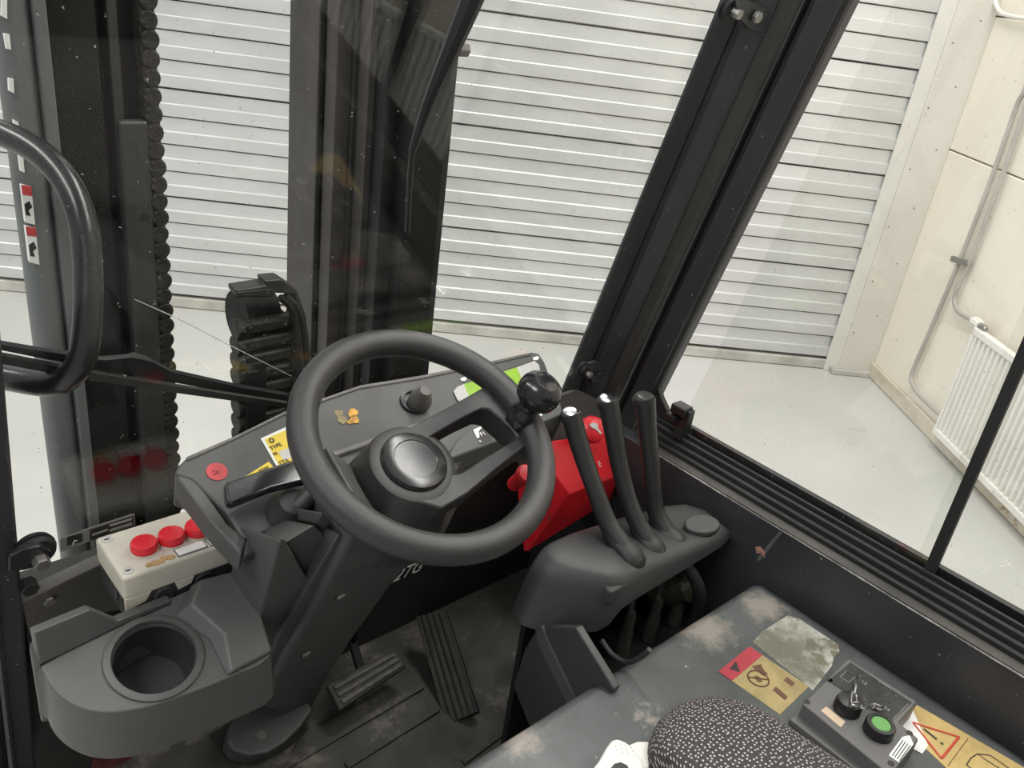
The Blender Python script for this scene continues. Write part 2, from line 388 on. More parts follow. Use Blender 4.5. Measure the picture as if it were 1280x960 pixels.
# right front pillar: strips running up the rake
PD = V((0, -.24, 1)).normalized()
def up(p, z): return p+PD*((z-p.z)/PD.z)
def strip(name, pts, mat, z0=.98, z1=2.35, bevel=.002):
    return prism(name, [up(p, z0) for p in pts], PD*((z1-z0)/PD.z), mat, cab, bevel=bevel)
a = [HX((824, 240), 1.150), HX((830, 240), 1.152), HX((838, 240), 1.157), HX((868, 240), 1.2), HX((893, 240), 1.222),
     HX((907, 240), 1.228), HX((936, 240), 1.252), HX((944, 240), 1.262)]
bk = V((.03, .05, 0))
strip('pillar_seal', [a[0], a[1], a[1]+bk, a[0]+V((0, .03, 0))], RUBBER)
strip('pillar_seal', [a[1]+V((.002, .004, 0)), a[2], a[2]+bk, a[1]+bk], RUBBER)
strip('front_pillar', [a[2], a[3], a[3]+V((.03, .06, 0)), a[2]+V((.02, .07, 0))], PAINT)
strip('pillar_ridge', [a[3]+V((0, .004, 0)), (a[3]*.45+a[4]*.55)+V((-.006, -.004, 0)), a[4], a[4]+V((.03, .02, 0)), a[3]+V((.03, .05, 0))], M('pillar_ridge_highlight', (.05, .049, .043), .38, var=.3, stretch=(1, 1, .2)))  # lightened colour stands in for the highlight on the rounded band
strip('pillar_channel', [a[4]+V((.02, .0, 0)), a[5]+V((.02, 0, 0)), a[5]+V((.05, .03, 0)), a[4]+V((.05, .05, 0))], PAINT_D)
strip('front_pillar', [a[5], a[6], a[6]+V((.05, .0, 0)), a[5]+V((.05, .03, 0))], PAINT)
strip('pillar_seal', [a[6]+V((.002, 0, 0)), a[7], a[7]+V((.012, 0, 0)), a[6]+V((.03, .0, 0))], RUBBER)
# rounded inner corner of the side window
prism('window_corner', [HX(p, 1.262) for p in ((815, 492), (822, 482), (826, 497), (833, 512), (846, 522), (862, 536), (860, 548), (820, 520))], X_*.012, RUBBER, cab, bevel=.002)
# left front pillar
def LW(z): return WA.y+(WA.z-z)*.24
lp = [(.095, LW(.3)-.01, .3), (.172, LW(.3)-.01, .3), (.172, LW(.3)+.05, .3), (.095, LW(.3)+.05, .3)]
prism('left_pillar', lp, PD*(2.05/PD.z), PAINT, cab, bevel=.006)
tube('left_pillar_seal', [(.118, LW(.3)-.018, .3), (.118, LW(2.3)-.018, 2.3)], .011, RUBBER, cab, 8)
tube('left_pillar_seal', [(.138, LW(.3)-.015, .3), (.138, LW(2.3)-.015, 2.3)], .006, PAINT, cab, 8)
# windscreen glass
GLY = lambda z: LW(1.1)+.004-(z-1.1)*.22
prism('windscreen', [V((.172, GLY(.99), .99)), V((1.165, GLY(.99), .99)), V((1.165, GLY(2.3), 2.3)), V((.172, GLY(2.3), 2.3))], V((0, .005, 0)), GLASS, cab, smooth=0)
# side window panes
def sidepane(name, poly, x): return prism(name, [V((x, y, z)) for y, z in poly], X_*.004, GLASS, cab, smooth=0)
sidepane('front_side_pane', [(.80, 1.085), (.30, 1.085), (.30, 2.3), (.53, 2.3)], 1.265)
sidepane('rear_side_pane', [(.325, 1.085), (-.72, 1.085), (-.72, 2.3), (.325, 2.3)], 1.2725)
box('pane_edge_frame', (1.262, .292, 1.085), (1.272, .308, 2.3), RUBBER, cab)
# rear pillar and window head, behind the viewer's frame
box('rear_panel', (.1, -.84, .3), (1.2, -.80, 1.5), PAINT_D, cab)
box('rear_pillar', (1.2, -.83, .3), (1.29, -.73, 2.3), PAINT, cab, bevel=.006)
# corner plate under the windscreen on the right
prism('corner_plate', [V((1.0, .955, 1.125)), HY((722, 487), .945), HY((745, 497), .935), HY((778, 556), .90), V((1.19, .86, 1.0)), V((1.0, .93, 1.0))],
      V((0, .02, -.01)), SKIN, cab, bevel=.003)
# windscreen lower frame on the left
prism('windscreen_lower_frame', [HW(p, .004) for p in ((26, 754), (122, 708), (160, 694), (170, 760), (113, 768), (38, 796))], WN*.02, M('brownish_frame_paint', (.085, .078, .068), .45, var=.25), cab, bevel=.002)
hexbolt('bolt', HW((61, 750), .004), -WN, .008, .005, DSTEEL, cab)
box('kick_panel', (.175, 1.015, .9), (.46, 1.05, 1.0), PAINT_D, cab, bevel=.004)

# windscreen clamps on the pillars
def clamp(c, out, name, label, s=1, along=None):
    t = thing(name, label, 'clamp', c)
    u, w, a_ = frame(out)
    lathe('rubber_disc', c, -WN, [(.010*s, -.012), (.019*s, -.010), (.021*s, -.004), (.017*s, -.002), (.021*s, 0), (.019*s, .006), (.010*s, .008)], RUBBER, t, n=24)
    hexbolt('bolt', c-WN*.008*s, -WN, .009*s, .016*s, DSTEEL, t)
    return t
c1 = HW((731, 463), .012)
t = clamp(c1, X_, 'windscreen_clamp', 'black clamp with rubber disc at the foot of the right pillar', .72)
prism('bracket_plate', [HW(p, .022) for p in ((735, 455), (744, 451), (752, 455), (765, 468), (758, 480), (740, 478))], WN*.004, PAINT, t, bevel=.001)
hexbolt('bolt', HW((748, 467), .024), -WN, .006, .006, MASTM, t)
c2 = HW((912, 12), .012)
t = clamp(c2, X_, 'windscreen_clamp', 'black clamp with rubber disc high up on the right pillar', .85)
prism('bracket_plate', [HW(p, .026) for p in ((918, -6), (940, 2), (966, 14), (954, 42), (938, 38), (922, 20))], WN*.004, PAINT, t, bevel=.001)
hexbolt('bolt', HW((944, 20), .028), -WN, .009, .008, DSTEEL, t)
c3 = HW((45, 688), .02)
t = clamp(c3, X_, 'windscreen_clamp', 'black clamp with rubber disc on the left pillar', 1.1)
prism('bracket_arm', [HW(p, .035) for p in ((10, 697), (28, 688), (52, 683), (66, 690), (60, 706), (30, 714), (10, 716))], WN*.01, BLACK, t, bevel=.003)
hexbolt('bolt', HW((33, 727), .02), -WN, .011, .016, BLACK, t)

# window latch
lt = thing('window_latch', 'small black latch block on the right window sill', 'latch', HX((850, 530), 1.255))
c = HX((853, 521), 1.25)
obox('latch_body', c, X_*.010, Y_*.019, Z_*.021, BLACK, lt, bevel=.003)
obox('latch_cap', c+V((-.006, .002, .017)), X_*.014, Y_*.016, Z_*.009, BLACK, lt, bevel=.003)
obox('latch_tab', c+V((-.012, .012, -.002)), X_*.012, Y_*.012, Z_*.006, BLACK, lt, bevel=.002)
obox('latch_foot', c+V((0, -.004, -.03)), X_*.012, Y_*.010, Z_*.012, RUBBER, lt, bevel=.002)

# grab handle
gh = tube('grab_handle', [HD(p, t_) for p, t_ in (((-60, 150), .98), ((-20, 160), .96), ((18, 173), .94), ((56, 196), .925), ((86, 232), .915), ((104, 280), .91), ((110, 340), .91), ((109, 405), .91),
                                                   ((102, 448), .912), ((84, 472), .92), ((58, 479), .935), ((25, 475), .95), ((-40, 462), .97))], .0146, M('satin_black_tube', (.012, .012, .013), .28, var=.2), None, 16, 6)
tag(gh, 'thick black bent tube grab handle on the left pillar', 'handle')

# wipers
wp = thing('wiper', 'black wiper blade lying across the lower left of the windscreen', 'wiper', HW((180, 470), -.03))
def wstrip(name, px, off, th, mat, par): return prism(name, [HW(p, off) for p in px], WN*th, mat, par, bevel=.001)
wstrip('rubber_blade', [(0, 443), (100, 463), (230, 484), (360, 504), (360, 511), (230, 493), (100, 474), (0, 455)], -.012, .006, MASTM, wp)
wstrip('blade_spine', [(0, 430), (60, 440), (130, 450), (165, 447), (190, 452), (215, 465), (300, 484), (360, 494), (360, 501), (300, 494), (225, 480), (130, 462), (60, 450), (0, 438)], -.02, .008, BLACK, wp)
wstrip('arm_cover', [(128, 451), (150, 452), (170, 446), (188, 451), (210, 467), (195, 472), (160, 464)], -.03, .01, MASTM, wp)
wa = thing('upper_wiper', 'thin tapering black wiper rod crossing in front of the right mast rail', 'wiper', HW((540, 120), .022))
tube('arm', [HW(p, .022) for p in ((680, -260), (620, -90), (600, -30), (585, 10), (560, 70), (535, 130), (515, 190))], [.014, .014, .0138, .0125, .010, .007, .0045], BLACK, wa, 8, 3)
tube('arm_tip', [HW(p, .022) for p in ((515, 190), (512, 230), (509, 290))], .0035, BLACK, wa, 8)
tube('pane_line', [HW(p, .002) for p in ((168, 374), (222, 398), (290, 433), (364, 470))], [.0003, .0006, .0005, .0003], M('pane_line_pale', (.5, .5, .48), .6), cab, 5)  # thin pale line laid across the pane
# windscreen sticker
st = prism('windscreen_sticker', [HW(p, .0012) for p in ((75, 674), (112, 660), (168, 642), (169, 656), (112, 677), (76, 690))], WN*.0006, M('grey_film', (.2, .2, .19), .5), cab)
prism('sticker_print', [HW(p, .0018) for p in ((84, 672), (103, 666.5), (103, 677), (84, 682))], WN*.0004, INK, st)
prism('sticker_print', [HW(p, .0018) for p in ((112.5, 662.5), (167, 645), (167, 655.5), (112.5, 676))], WN*.0004, INK, st)
txt('sticker_text', 'F', HW((89, 681), .0024), HW((103, 676), .002)-HW((90, 680), .002), Z_, .012, WHITE, st, shear=.5)
for a0, a1, hh in (((115, 668), (135, 661), .0035), ((137, 662), (165, 653), .005), ((137, 656), (165, 647.5), .004)):
    q0, q1 = HW(a0, .0024), HW(a1, .0024); yy = (Z_-V((0, .24, 0))).normalized()
    prism('sticker_text', [q0, q1, q1-yy*hh, q0-yy*hh], WN*.0003, M('grey_print', (.3, .3, .28), .5), st)

# ================================================================== DASHBOARD
db = thing('dashboard', 'wide dark grey plastic dashboard behind the steering wheel', 'dashboard', (.65, .84, 1.1))
outl = [(218, 592), (222, 582), (234, 570), (290, 545), (355, 513), (450, 480), (525, 468), (600, 453), (664, 439), (674, 441), (681, 452), (694, 487), (704, 520), (622, 553), (558, 587),
        (500, 600), (400, 640), (308, 672), (300, 668), (283, 640), (240, 600)]
pts = [HDash(p) for p in outl]
prism('body', pts, V((0, .012, -.055)), PLAST, db, bevel=.005, seg=3)
# flange on the left with raised crease, side wall below
fl = [HDash(p) for p in ((218, 592), (240, 588), (285, 652), (309, 672), (302, 692), (262, 650))]
prism('left_flange', [p+V((0, 0, -.002)) for p in fl], V((0, .01, -.035)), PLAST, db, bevel=.004)
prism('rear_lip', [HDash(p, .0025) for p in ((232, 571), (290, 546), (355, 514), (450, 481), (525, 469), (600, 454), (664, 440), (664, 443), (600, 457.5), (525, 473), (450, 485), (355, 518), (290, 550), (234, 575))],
      V((0, 0, -.004)), M('lip_highlight', (.12, .117, .108), .5, var=.25, vscale=30), db, bevel=.0015)  # lip coloured paler to imitate the bright line of light on it
# pocket and front lip of the left half
prism('lower_shelf', [HDash(p, .001) for p in ((284, 641), (330, 618), (395, 600), (420, 640), (390, 645), (309, 672))], V((0, .006, -.03)), PLAST2, db, bevel=.004)
prism('front_lip', [HDash(p, -.004) for p in ((306, 674), (400, 640), (410, 655), (400, 668), (304, 695))], V((0, .01, -.02)), PLAST2, db, bevel=.004)
# ridge along the near edge of the upper plate
prism('ridge', [HDash(p, .006) for p in ((400, 574), (404, 568), (488, 539), (560, 515), (640, 489), (642, 493), (560, 520), (490, 545), (406, 574))], V((0, 0, -.008)), M('ridge_highlight', (.16, .155, .143), .5, var=.25, vscale=30), db, bevel=.002)  # pale colour paints in the highlight along this edge
# slope down to the column
prism('column_hood', [HDash(p, -.003) for p in ((404, 572), (488, 542), (556, 519), (600, 530), (545, 640), (470, 660), (430, 650), (404, 610))], V((0, -.01, -.06)), PLAST2, db, bevel=.004)
# display pod on the right
pod = prism('display_pod', [HDash(p, .012) for p in ((558, 575), (563, 563), (569, 553), (580, 540), (589, 536), (604, 530), (640, 518), (700, 498), (704, 517), (619, 552))], V((0, .004, -.03)), PLAST, db, bevel=.003)
def dflat(name, px, off, mat, par, th=.0005): return prism(name, [HDash(p, off) for p in px], -DN*th, mat, par)
dflat('key_legend', ((591.5, 537), (605, 531), (609, 535), (616, 550), (603, 555), (597, 549)), .0126, INK, pod)
dflat('key_legend', ((591.5, 537), (605, 531), (607, 533.5), (602, 535), (598.5, 539), (599.5, 546.5), (596.5, 548)), .0130, WHITE, pod)
ux = (HDash((620, 540))-HDash((600, 548))).normalized()
txt('key_text', 'F1', HDash((602, 546), .0134), ux, AV, .0098, WHITE, pod)
txt('key_text', '\u00b78', HDash((599, 554), .0134), ux, AV, .006, WHITE, pod)
for a0, a1, a2, a3 in (((669, 512), (674, 510), (678, 519), (673, 521)), ((680, 511), (686, 509), (687, 511), (681, 513)), ((690, 508), (697, 505.5), (698, 508), (691, 510.5))):
    dflat('key_legend', (a0, a1, a2, a3), .0128, WHITE, pod)
# film strip display
dflat('display_bezel', ((566, 490), (572, 482), (672, 448), (679, 452), (683, 464), (586, 505), (573, 504)), .0012, PLAST2, db, .001)
dflat('display_film', ((567, 489), (572, 483), (580, 480), (589, 502), (580, 504), (572, 500)), .0020, PALE, db)
dflat('display_film', ((580, 480), (646, 459), (655, 480), (589, 502)), .0020, LIME, db)
dflat('display_film', ((646, 459), (668, 451), (674, 456), (676, 472), (655, 480)), .0020, PALE, db)
for q in ((575.5, 472), (666, 446)):
    dflat('legend', [(q[0]+dx, q[1]+dy) for dx, dy in ((0, 1), (6, -1.2), (8, 1.5), (6, 4), (1, 4))], .0016, WHITE, db)
# push knob
kc = HDash((517, 503))
lathe('knob_collar', kc, DN, [(.021, 0), (.021, .004), (.0165, .005), (.0165, .001)], BLACK, db, n=32)
lathe('knob', kc+V((.004, -.006, 0)), DN, [(.0165, .0), (.0172, .008), (.016, .014), (.010, .028), (.008, .031), (.001, .0315)], KNOBP, db, n=32)
# glue remains, stickers
random.seed(3)
OCHG = M('dried_glue', (.23, .18, .075), .5, var=.4, vscale=120)
for cx, cy, rr in ((424, 517, 6), (428, 525, 6), (441, 517, 6.5), (443, 524, 6), (438, 527, 4)):
    dflat('glue_residue', [(cx+rr*random.uniform(.6, 1.2)*math.cos(k*.7), cy+rr*random.uniform(.6, 1.1)*math.sin(k*.7)) for k in range(9)], .0014 if cx > 430 else .0008, ORANGE if cx > 430 else OCHG, db, .0014 if cx > 430 else .0007)
sc_ = HDash((271, 590)); dflat_c = circle(sc_+DN*.0006, AU, DN.cross(AU), .0125, 28)
rs = prism('round_sticker', dflat_c, DN*.0005, REDS, db)
txt('sticker_print', '26', sc_+DN*.0012-AU*.006-AV*.003, AU, AV, .009, REDL, rs)
yp = dflat('type_plate', ((326, 548), (372, 527), (382, 575), (350, 586), (346, 583)), .0015, WHITE, db, .0012)
dflat('plate_print', ((331, 549), (370, 532), (379, 573), (351, 583.5), (348, 580)), .0019, YEL, yp, .0004)
px_, py_ = (HDash((370, 532))-HDash((331, 549))).normalized(), AV
txt('plate_text', 'TYPE', HDash((339, 563), .0020), px_, py_, .0075, INK, yp)
txt('plate_text', 'N', HDash((343, 570), .0020), px_, py_, .007, INK, yp)
txt('plate_text', 'TTA', HDash((350, 582), .0020), px_, py_, .0075, INK, yp)
for k in range(8):
    an = k*math.pi/4; pc = HDash((339.5, 550.5), .0024)
    prism('plate_emblem', circle(pc+(AU*math.cos(an)+AV*math.sin(an))*.0028, AU, AV, .0012, 6), DN*.0003, INK, yp)
dflat('plate_blank', ((348, 565), (360, 560), (366, 572), (354, 575)), .0023, PALE, yp, .0004)
y2 = dflat('yellow_label', ((306, 596), (336, 577), (342, 584), (352, 600), (320, 604)), .0012, YEL, db, .0006)
txt('label_text', 'STEP', HDash((325, 592), .0015), px_, py_, .007, INK, y2)
# direction lever
lv = thing('direction_lever', 'glossy black direction lever left of the steering column', 'lever', HDash((370, 632)))
GL = M('gloss_black_lever', (.012, .012, .013), .18, var=.15)
lathe('boot', HDash((362, 640), .0), DN, [(.03, 0), (.028, .006), (.021, .014), (.018, .026), (.012, .03)], PLAST2, lv, n=32)
pa = [HDash(p, .045) for p in ((281, 603), (330, 586), (375, 571), (410, 572), (422, 590), (402, 612), (384, 600), (340, 610), (290, 630), (283, 626))]
prism('paddle', pa, -DN*.014, GL, lv, bevel=.004, seg=3)
tube('stalk', [HDash((372, 634), .02), HDash((388, 618), .032), HDash((402, 596), .04)], [.012, .011, .010], PLAST2, lv, 12, 3)

# ================================================================== STEERING
def WP(u, v, w=0): return WC+AU*u+AV*v+AX*w
sw = thing('steering_wheel', 'black steering wheel with twin right-hand spokes and worn rim', 'steering wheel', WC-AX*.1)
tube('rim', [WP(.1475*math.cos(a_), .1475*math.sin(a_)) for a_ in [2*math.pi*i/72 for i in range(72)]], .0175, RIM, sw, 20, closed=True)
lathe('hub', WC, AX, [(.078, -.17), (.070, -.12), (.062, -.08), (.058, -.06), (.055, -.053), (.050, -.0505), (.043, -.05)], RIM, sw, n=48)
lathe('hub_cap', WC, AX, [(.0425, -.054), (.0425, -.048), (.040, -.0445), (.034, -.0425), (.028, -.042), (.027, -.043), (.012, -.0425), (.001, -.0425)], M('glossy_cap', (.016, .016, .016), .24, var=.15), sw, n=48)
def spw(u): 
    t_ = max(0, min(1, (u-.02)/.11)); return -.052+.050*(t_*t_*(3-2*t_))
outer = [(-.035, .034), (-.012, .046), (.03, .050), (.08, .048), (.128, .050), (.146, .044), (.155, .012), (.154, -.02), (.143, -.052), (.118, -.050), (.08, -.056), (.04, -.064), (.0, -.068), (-.03, -.045)]
inner = [(.026, .022), (.036, .026), (.055, .027), (.082, .026), (.104, .024), (.112, .018), (.117, .0), (.122, -.018), (.122, -.030), (.114, -.034), (.08, -.034), (.05, -.035), (.036, -.030), (.028, -.006)]
n_ = len(outer); vs_ = []
for lst, dz in ((outer, 0), (inner, -.002), (inner, -.03), (outer, -.026)):
    vs_ += [WP(u, v, spw(u)+dz*(1+max(0, u)*3)) for u, v in lst]
fs = []
for k in range(4):
    k2 = (k+1) % 4
    for i in range(n_):
        j = (i+1) % n_; fs.append((k*n_+i, k*n_+j, k2*n_+j, k2*n_+i))
link('spokes', mesh(vs_, fs), RIM, sw, bevel=.0035, seg=3)
kb = H((653, 520), AX, WC, .008)
kn_ax = (AX+AU*.12+AV*.05).normalized()
kn = lathe('spinner_knob', kb, kn_ax, [(.018, -.01), (.018, .006), (.014, .012), (.0135, .022), (.020, .027), (.0262, .034), (.0285, .044), (.0275, .052), (.024, .059), (.0165, .0645), (.0155, .0635), (.0085, .065), (.001, .0655)], GL, sw, n=40)
# column
sco = thing('steering_column', 'grey plastic steering column cover slanting down to the floor', 'steering column', (.554, 1.02, .6))
def HCf(p, off=0): return H(p, AV, WC-AV*.05, -off)      # driver-side face of the column; off > 0: towards the driver
front = [(455, 640), (530, 690), (508, 712), (490, 732), (440, 802), (410, 850), (388, 893), (360, 900), (318, 880), (338, 862), (352, 830), (378, 788), (437, 674)]
prism('column_cover', [HCf(p) for p in front], AV*.1+AX*0, PLAST, sco, bevel=.010, seg=3)
prism('column_side', [HCf(p, -.012) for p in ((424, 668), (440, 672), (383, 790), (342, 862), (322, 872), (330, 840), (352, 788))], V((0, .07, -.02)), PLAST, sco, bevel=.003)
for p in ((424, 746), (381, 818)):
    c_ = HCf(p, .0005); u, w, a_ = frame(-AV)
    prism('screw_recess', circle(c_, AU, AX, .0078, 20), AV*.002, INK, sco)
    prism('screw_head', circle(c_+AU*.0025-AV*.0002, AU, AX, .0062, 16), -AV*.0012, M('pale_screw', (.3, .3, .29), .4, var=.2), sco)
foot = [(338, 852), (318, 866), (300, 884), (286, 908), (283, 926), (292, 938), (312, 944), (336, 940), (356, 928), (376, 908), (392, 886), (372, 860)]
HF = lambda p, off=0: H(p, (0, -.25, 1), (.50, .97, .655), off)
prism('column_foot', [HF(p) for p in foot], V((0, .02, -.045)), PLAST, sco, bevel=.006, seg=3)
prism('screw_head', circle(HF((327, 919), .0008), X_, V((0, 1, .25)).normalized(), .008, 16), V((0, 0, .0008)), DSTEEL, sco)
prism('side_pod', [HCf(p, -.02) for p in ((350, 674), (358, 676), (388, 726), (352, 790), (338, 832), (328, 800), (327, 764))], V((0, .10, -.045)), PLAST, sco, bevel=.004)
prism('side_pod_upper', [HCf(p, -.03) for p in ((356, 678), (392, 656), (404, 664), (414, 684), (388, 727))], V((0, .09, -.045)), PLAST, sco, bevel=.004)
prism('side_pod_upper', [HCf(p, -.035) for p in ((396, 655), (402, 640), (428, 662), (416, 684))], V((0, .09, -.045)), PLAST, sco, bevel=.003)
prism('floor_opening_rim', [HZ(p, .6046) for p in ((262, 918), (285, 905), (330, 880), (378, 898), (386, 912), (360, 935), (330, 950), (300, 955), (284, 950))], (0, 0, .001), INK, sco)

# ================================================================== PUSH BUTTON BOX
pb = thing('push_button_box', 'cream push button box with three red buttons left of the dashboard', 'switch box', (.34, .89, 1.09))
PZ = 1.13; bx0, bx1, by0, by1 = HZ((118, 672), PZ).x, HZ((118, 672), PZ).x+.172, HZ((152, 722), PZ).y-.003, HZ((118, 672), PZ).y
BT = HZ((180, 678), PZ+.012)
bodyp = [(bx0, by0), (bx1, by0), (bx1, by1), (bx0, by1)]
prism('lid', [V((x, y, PZ-.036)) for x, y in bodyp], (0, 0, .036), CREAM, pb, bevel=.005, seg=3)
prism('base_box', [V((x, y, PZ-.072)) for x, y in [(bx0+.002, by0+.001), (bx1-.002, by0+.001), (bx1-.002, by1-.001), (bx0+.002, by1-.001)]], (0, 0, .040), PLAST2, pb, bevel=.004)
for k, s in enumerate((.045, .1)):                                    # cream skirts dipping between the knock-outs
    prism('lid_skirt', [V((bx0+.001, by0, PZ-.033)), V((bx0+.034, by0, PZ-.033)), V((bx0+.026, by0, PZ-.046)), V((bx0+.001, by0, PZ-.053))] if k == 0 else
          [V((bx0+.062, by0, PZ-.033)), V((bx0+.088, by0, PZ-.033)), V((bx0+.083, by0, PZ-.044)), V((bx0+.066, by0, PZ-.047))], V((0, .004, 0)), CREAM, pb, bevel=.001)
for xk in (bx0+.048, bx0+.1):
    lathe('knock_out', (xk, by0+.001, PZ-.047), -Y_, [(.0125, 0), (.0125, .002), (.0105, .003), (.0105, .001)], PLAST2, pb, n=28)
lathe('knock_out', (bx0+.002, (by0+by1)/2-.01, PZ-.045), -X_, [(.012, 0), (.012, .002), (.010, .003)], PLAST2, pb, n=28)
for k in range(3):
    c_ = V((BT.x+k*.0343, BT.y, PZ))
    bt = lathe('red_button', c_, Z_, [(.0155, 0), (.0155, .003), (.0165, .004), (.0165, .011), (.0152, .0135), (.0135, .0142), (.001, .0135)], REDP, pb, n=36)
    lathe('button_ring', c_, Z_, [(.0178, 0), (.0178, .0012), (.016, .0018)], CREAM, bt, n=36)
for sx, sy in ((bx0+.011, by1-.012), (bx0+.011, by0+.011), (bx1-.011, by0+.011)):
    s_ = lathe('lid_screw', (sx, sy, PZ), Z_, [(.0068, 0), (.0068, .0008), (.0055, .0012), (.0053, .0006)], PALE, pb, n=24)
    prism('slot', [V((sx-.003, sy-.001, PZ+.0008)), V((sx+.003, sy-.001, PZ+.0008)), V((sx+.003, sy+.001, PZ+.0008)), V((sx-.003, sy+.001, PZ+.0008))], (0, 0, .0005), INK, s_)
LY = HZ((228, 690), PZ).y
for x0 in (BT.x+.030, BT.x+.071):
    prism('label_frame', [V((x0-.0015, LY-.008, PZ)), V((x0+.037, LY-.008, PZ)), V((x0+.037, LY+.0085, PZ)), V((x0-.0015, LY+.0085, PZ))], (0, 0, .0008), MASTG, pb)
    prism('blank_label', [V((x0, LY-.0065, PZ)), V((x0+.0355, LY-.0065, PZ)), V((x0+.0355, LY+.007, PZ)), V((x0, LY+.007, PZ))], (0, 0, .0022), WHITE, pb, bevel=.0005)
random.seed(8)
for k in range(5):
    cx, cy = BT.x-.006+k*.0065, LY-.003+random.uniform(-.002, .002)
    prism('glue_residue', [V((cx+.006*random.uniform(.7, 1.1)*math.cos(j*.785), cy+.0055*random.uniform(.6, 1.1)*math.sin(j*.785), PZ)) for j in range(8)], (0, 0, .0006+.0001*k),
          M('old_glue', (.45, .3, .14), .5, var=.4, vscale=150), pb)
tube('seal_loop', [HZ(p, PZ-.045) for p in ((276, 694), (283, 686), (296, 690), (299, 699), (290, 705), (279, 703))], .0013, INK, pb, 6, 4, closed=True)

# ================================================================== CUP HOLDER TRAY
ct = thing('cup_holder_tray', 'moulded grey tray with a round empty cup holder', 'cup holder', (.27, .78, .95))
TO, TN = V((.264, .787, 1.06)), V((0, -.35, 1)).normalized()
def HT(p, off=0): return H(p, TN, TO, off)
def plate_hole(name, outer_, hole, ext, mat, par, bevel=0):
    bm = bmesh.new(); e = []
    def loop(ps):
        vv = [bm.verts.new(p) for p in ps]
        return [bm.edges.new((vv[i], vv[(i+1) % len(vv)])) for i in range(len(vv))]
    e = loop(outer_)+loop(hole)
    bmesh.ops.triangle_fill(bm, edges=e, use_beauty=True)
    r_ = bmesh.ops.extrude_face_region(bm, geom=list(bm.faces))
    bmesh.ops.translate(bm, vec=ext, verts=[g for g in r_['geom'] if isinstance(g, bmesh.types.BMVert)])
    bmesh.ops.recalc_face_normals(bm, faces=bm.faces)
    me = bpy.data.meshes.new('m'); bm.to_mesh(me); bm.free()
    return link(name, me, mat, par, bevel, smooth=30)
cupc = HT((193, 822)); tu, tv = X_, TN.cross(X_)
trayp = [(52, 830), (55, 840), (64, 858), (82, 875), (108, 887), (140, 890), (180, 884), (220, 872), (284, 847), (338, 818), (322, 770), (300, 730), (240, 735), (140, 786)]
tp_ = spline([HT(p) for p in trayp], 3, True)
plate_hole('tray_top', tp_, circle(cupc, tu, tv, .0455, 40), V((0, .0, -.008)), PLAST, ct, bevel=.003)
# skirt: outer wall hanging from the top
low = [p+V((0, .0, -.072))+(p-cupc).cross(Z_).cross(Z_)*-.03 for p in tp_]
nn = len(tp_)
ins = [p+(cupc-p)*.03 for p in tp_]; ins_l = [p+(cupc-p)*.03 for p in low]
fs = []
vs_ = [p-V((0, 0, .004)) for p in tp_]+low+ins_l+[p-V((0, 0, .004)) for p in ins]
for k in range(4):
    for i in range(nn):
        j = (i+1) % nn; k2 = (k+1) % 4; fs.append((k*nn+i, k*nn+j, k2*nn+j, k2*nn+i))
link('tray_skirt', mesh(vs_, fs), PLAST, ct, smooth=40)
lathe('cup_ring', cupc, TN, [(.0555, .0005), (.0555, .003), (.0525, .0045), (.0475, .0045), (.0455, .001), (.0455, -.004)], PLAST, ct, n=56, closed_bottom=False, closed_top=False)
lathe('cup_well', cupc, TN, [(.0456, .002), (.0445, -.03), (.043, -.066), (.040, -.07), (.001, -.07)], PLAST2, ct, n=56, closed_bottom=False)
# raised right shoulder of the tray
lo_s = [HT(p, -.001) for p in ((216, 772), (238, 732), (298, 722), (322, 766), (339, 818), (284, 847), (258, 800))]
hi_s = [HT(p)+TN*h for p, h in (((238, 765), .017), ((248, 735), .020), ((298, 722), .020), ((322, 766), .016), ((339, 818), .010), ((287, 845), .009), ((278, 800), .014))]
fs = [tuple(range(7)), tuple(range(7, 14))]+[(i, (i+1) % 7, 7+(i+1) % 7, 7+i) for i in range(7)]
link('tray_shoulder', mesh(lo_s+hi_s, fs), PLAST, ct, bevel=.004, seg=3)
b0, b1 = HT((50, 832)), HT((150, 783)); bnorm = (b1-b0).cross(Z_)
prism('tray_back', [HT((50, 832), .002), HT((150, 783), .002), HT((215, 755), .002)]+[H(p, bnorm, b0) for p in ((215, 749), (147, 776), (113, 762), (43, 791))], V((-.002, .012, 0)), PLAST, ct, bevel=.002)
prism('tray_side', [HT((46, 800), .02), HT((52, 834), 0), HT((52, 834), 0)-Z_*.085, HT((46, 800), .02)-Z_*.12], V((-.008, .003, 0)), PLAST, ct, bevel=.003)
prism('red_body_edge', [HY(p, 1.05) for p in ((118, 952), (212, 944), (222, 1000), (110, 1000))], (0, .008, 0), M('dull_red_paint', (.12, .035, .035), .5, var=.4, vscale=30), cab)

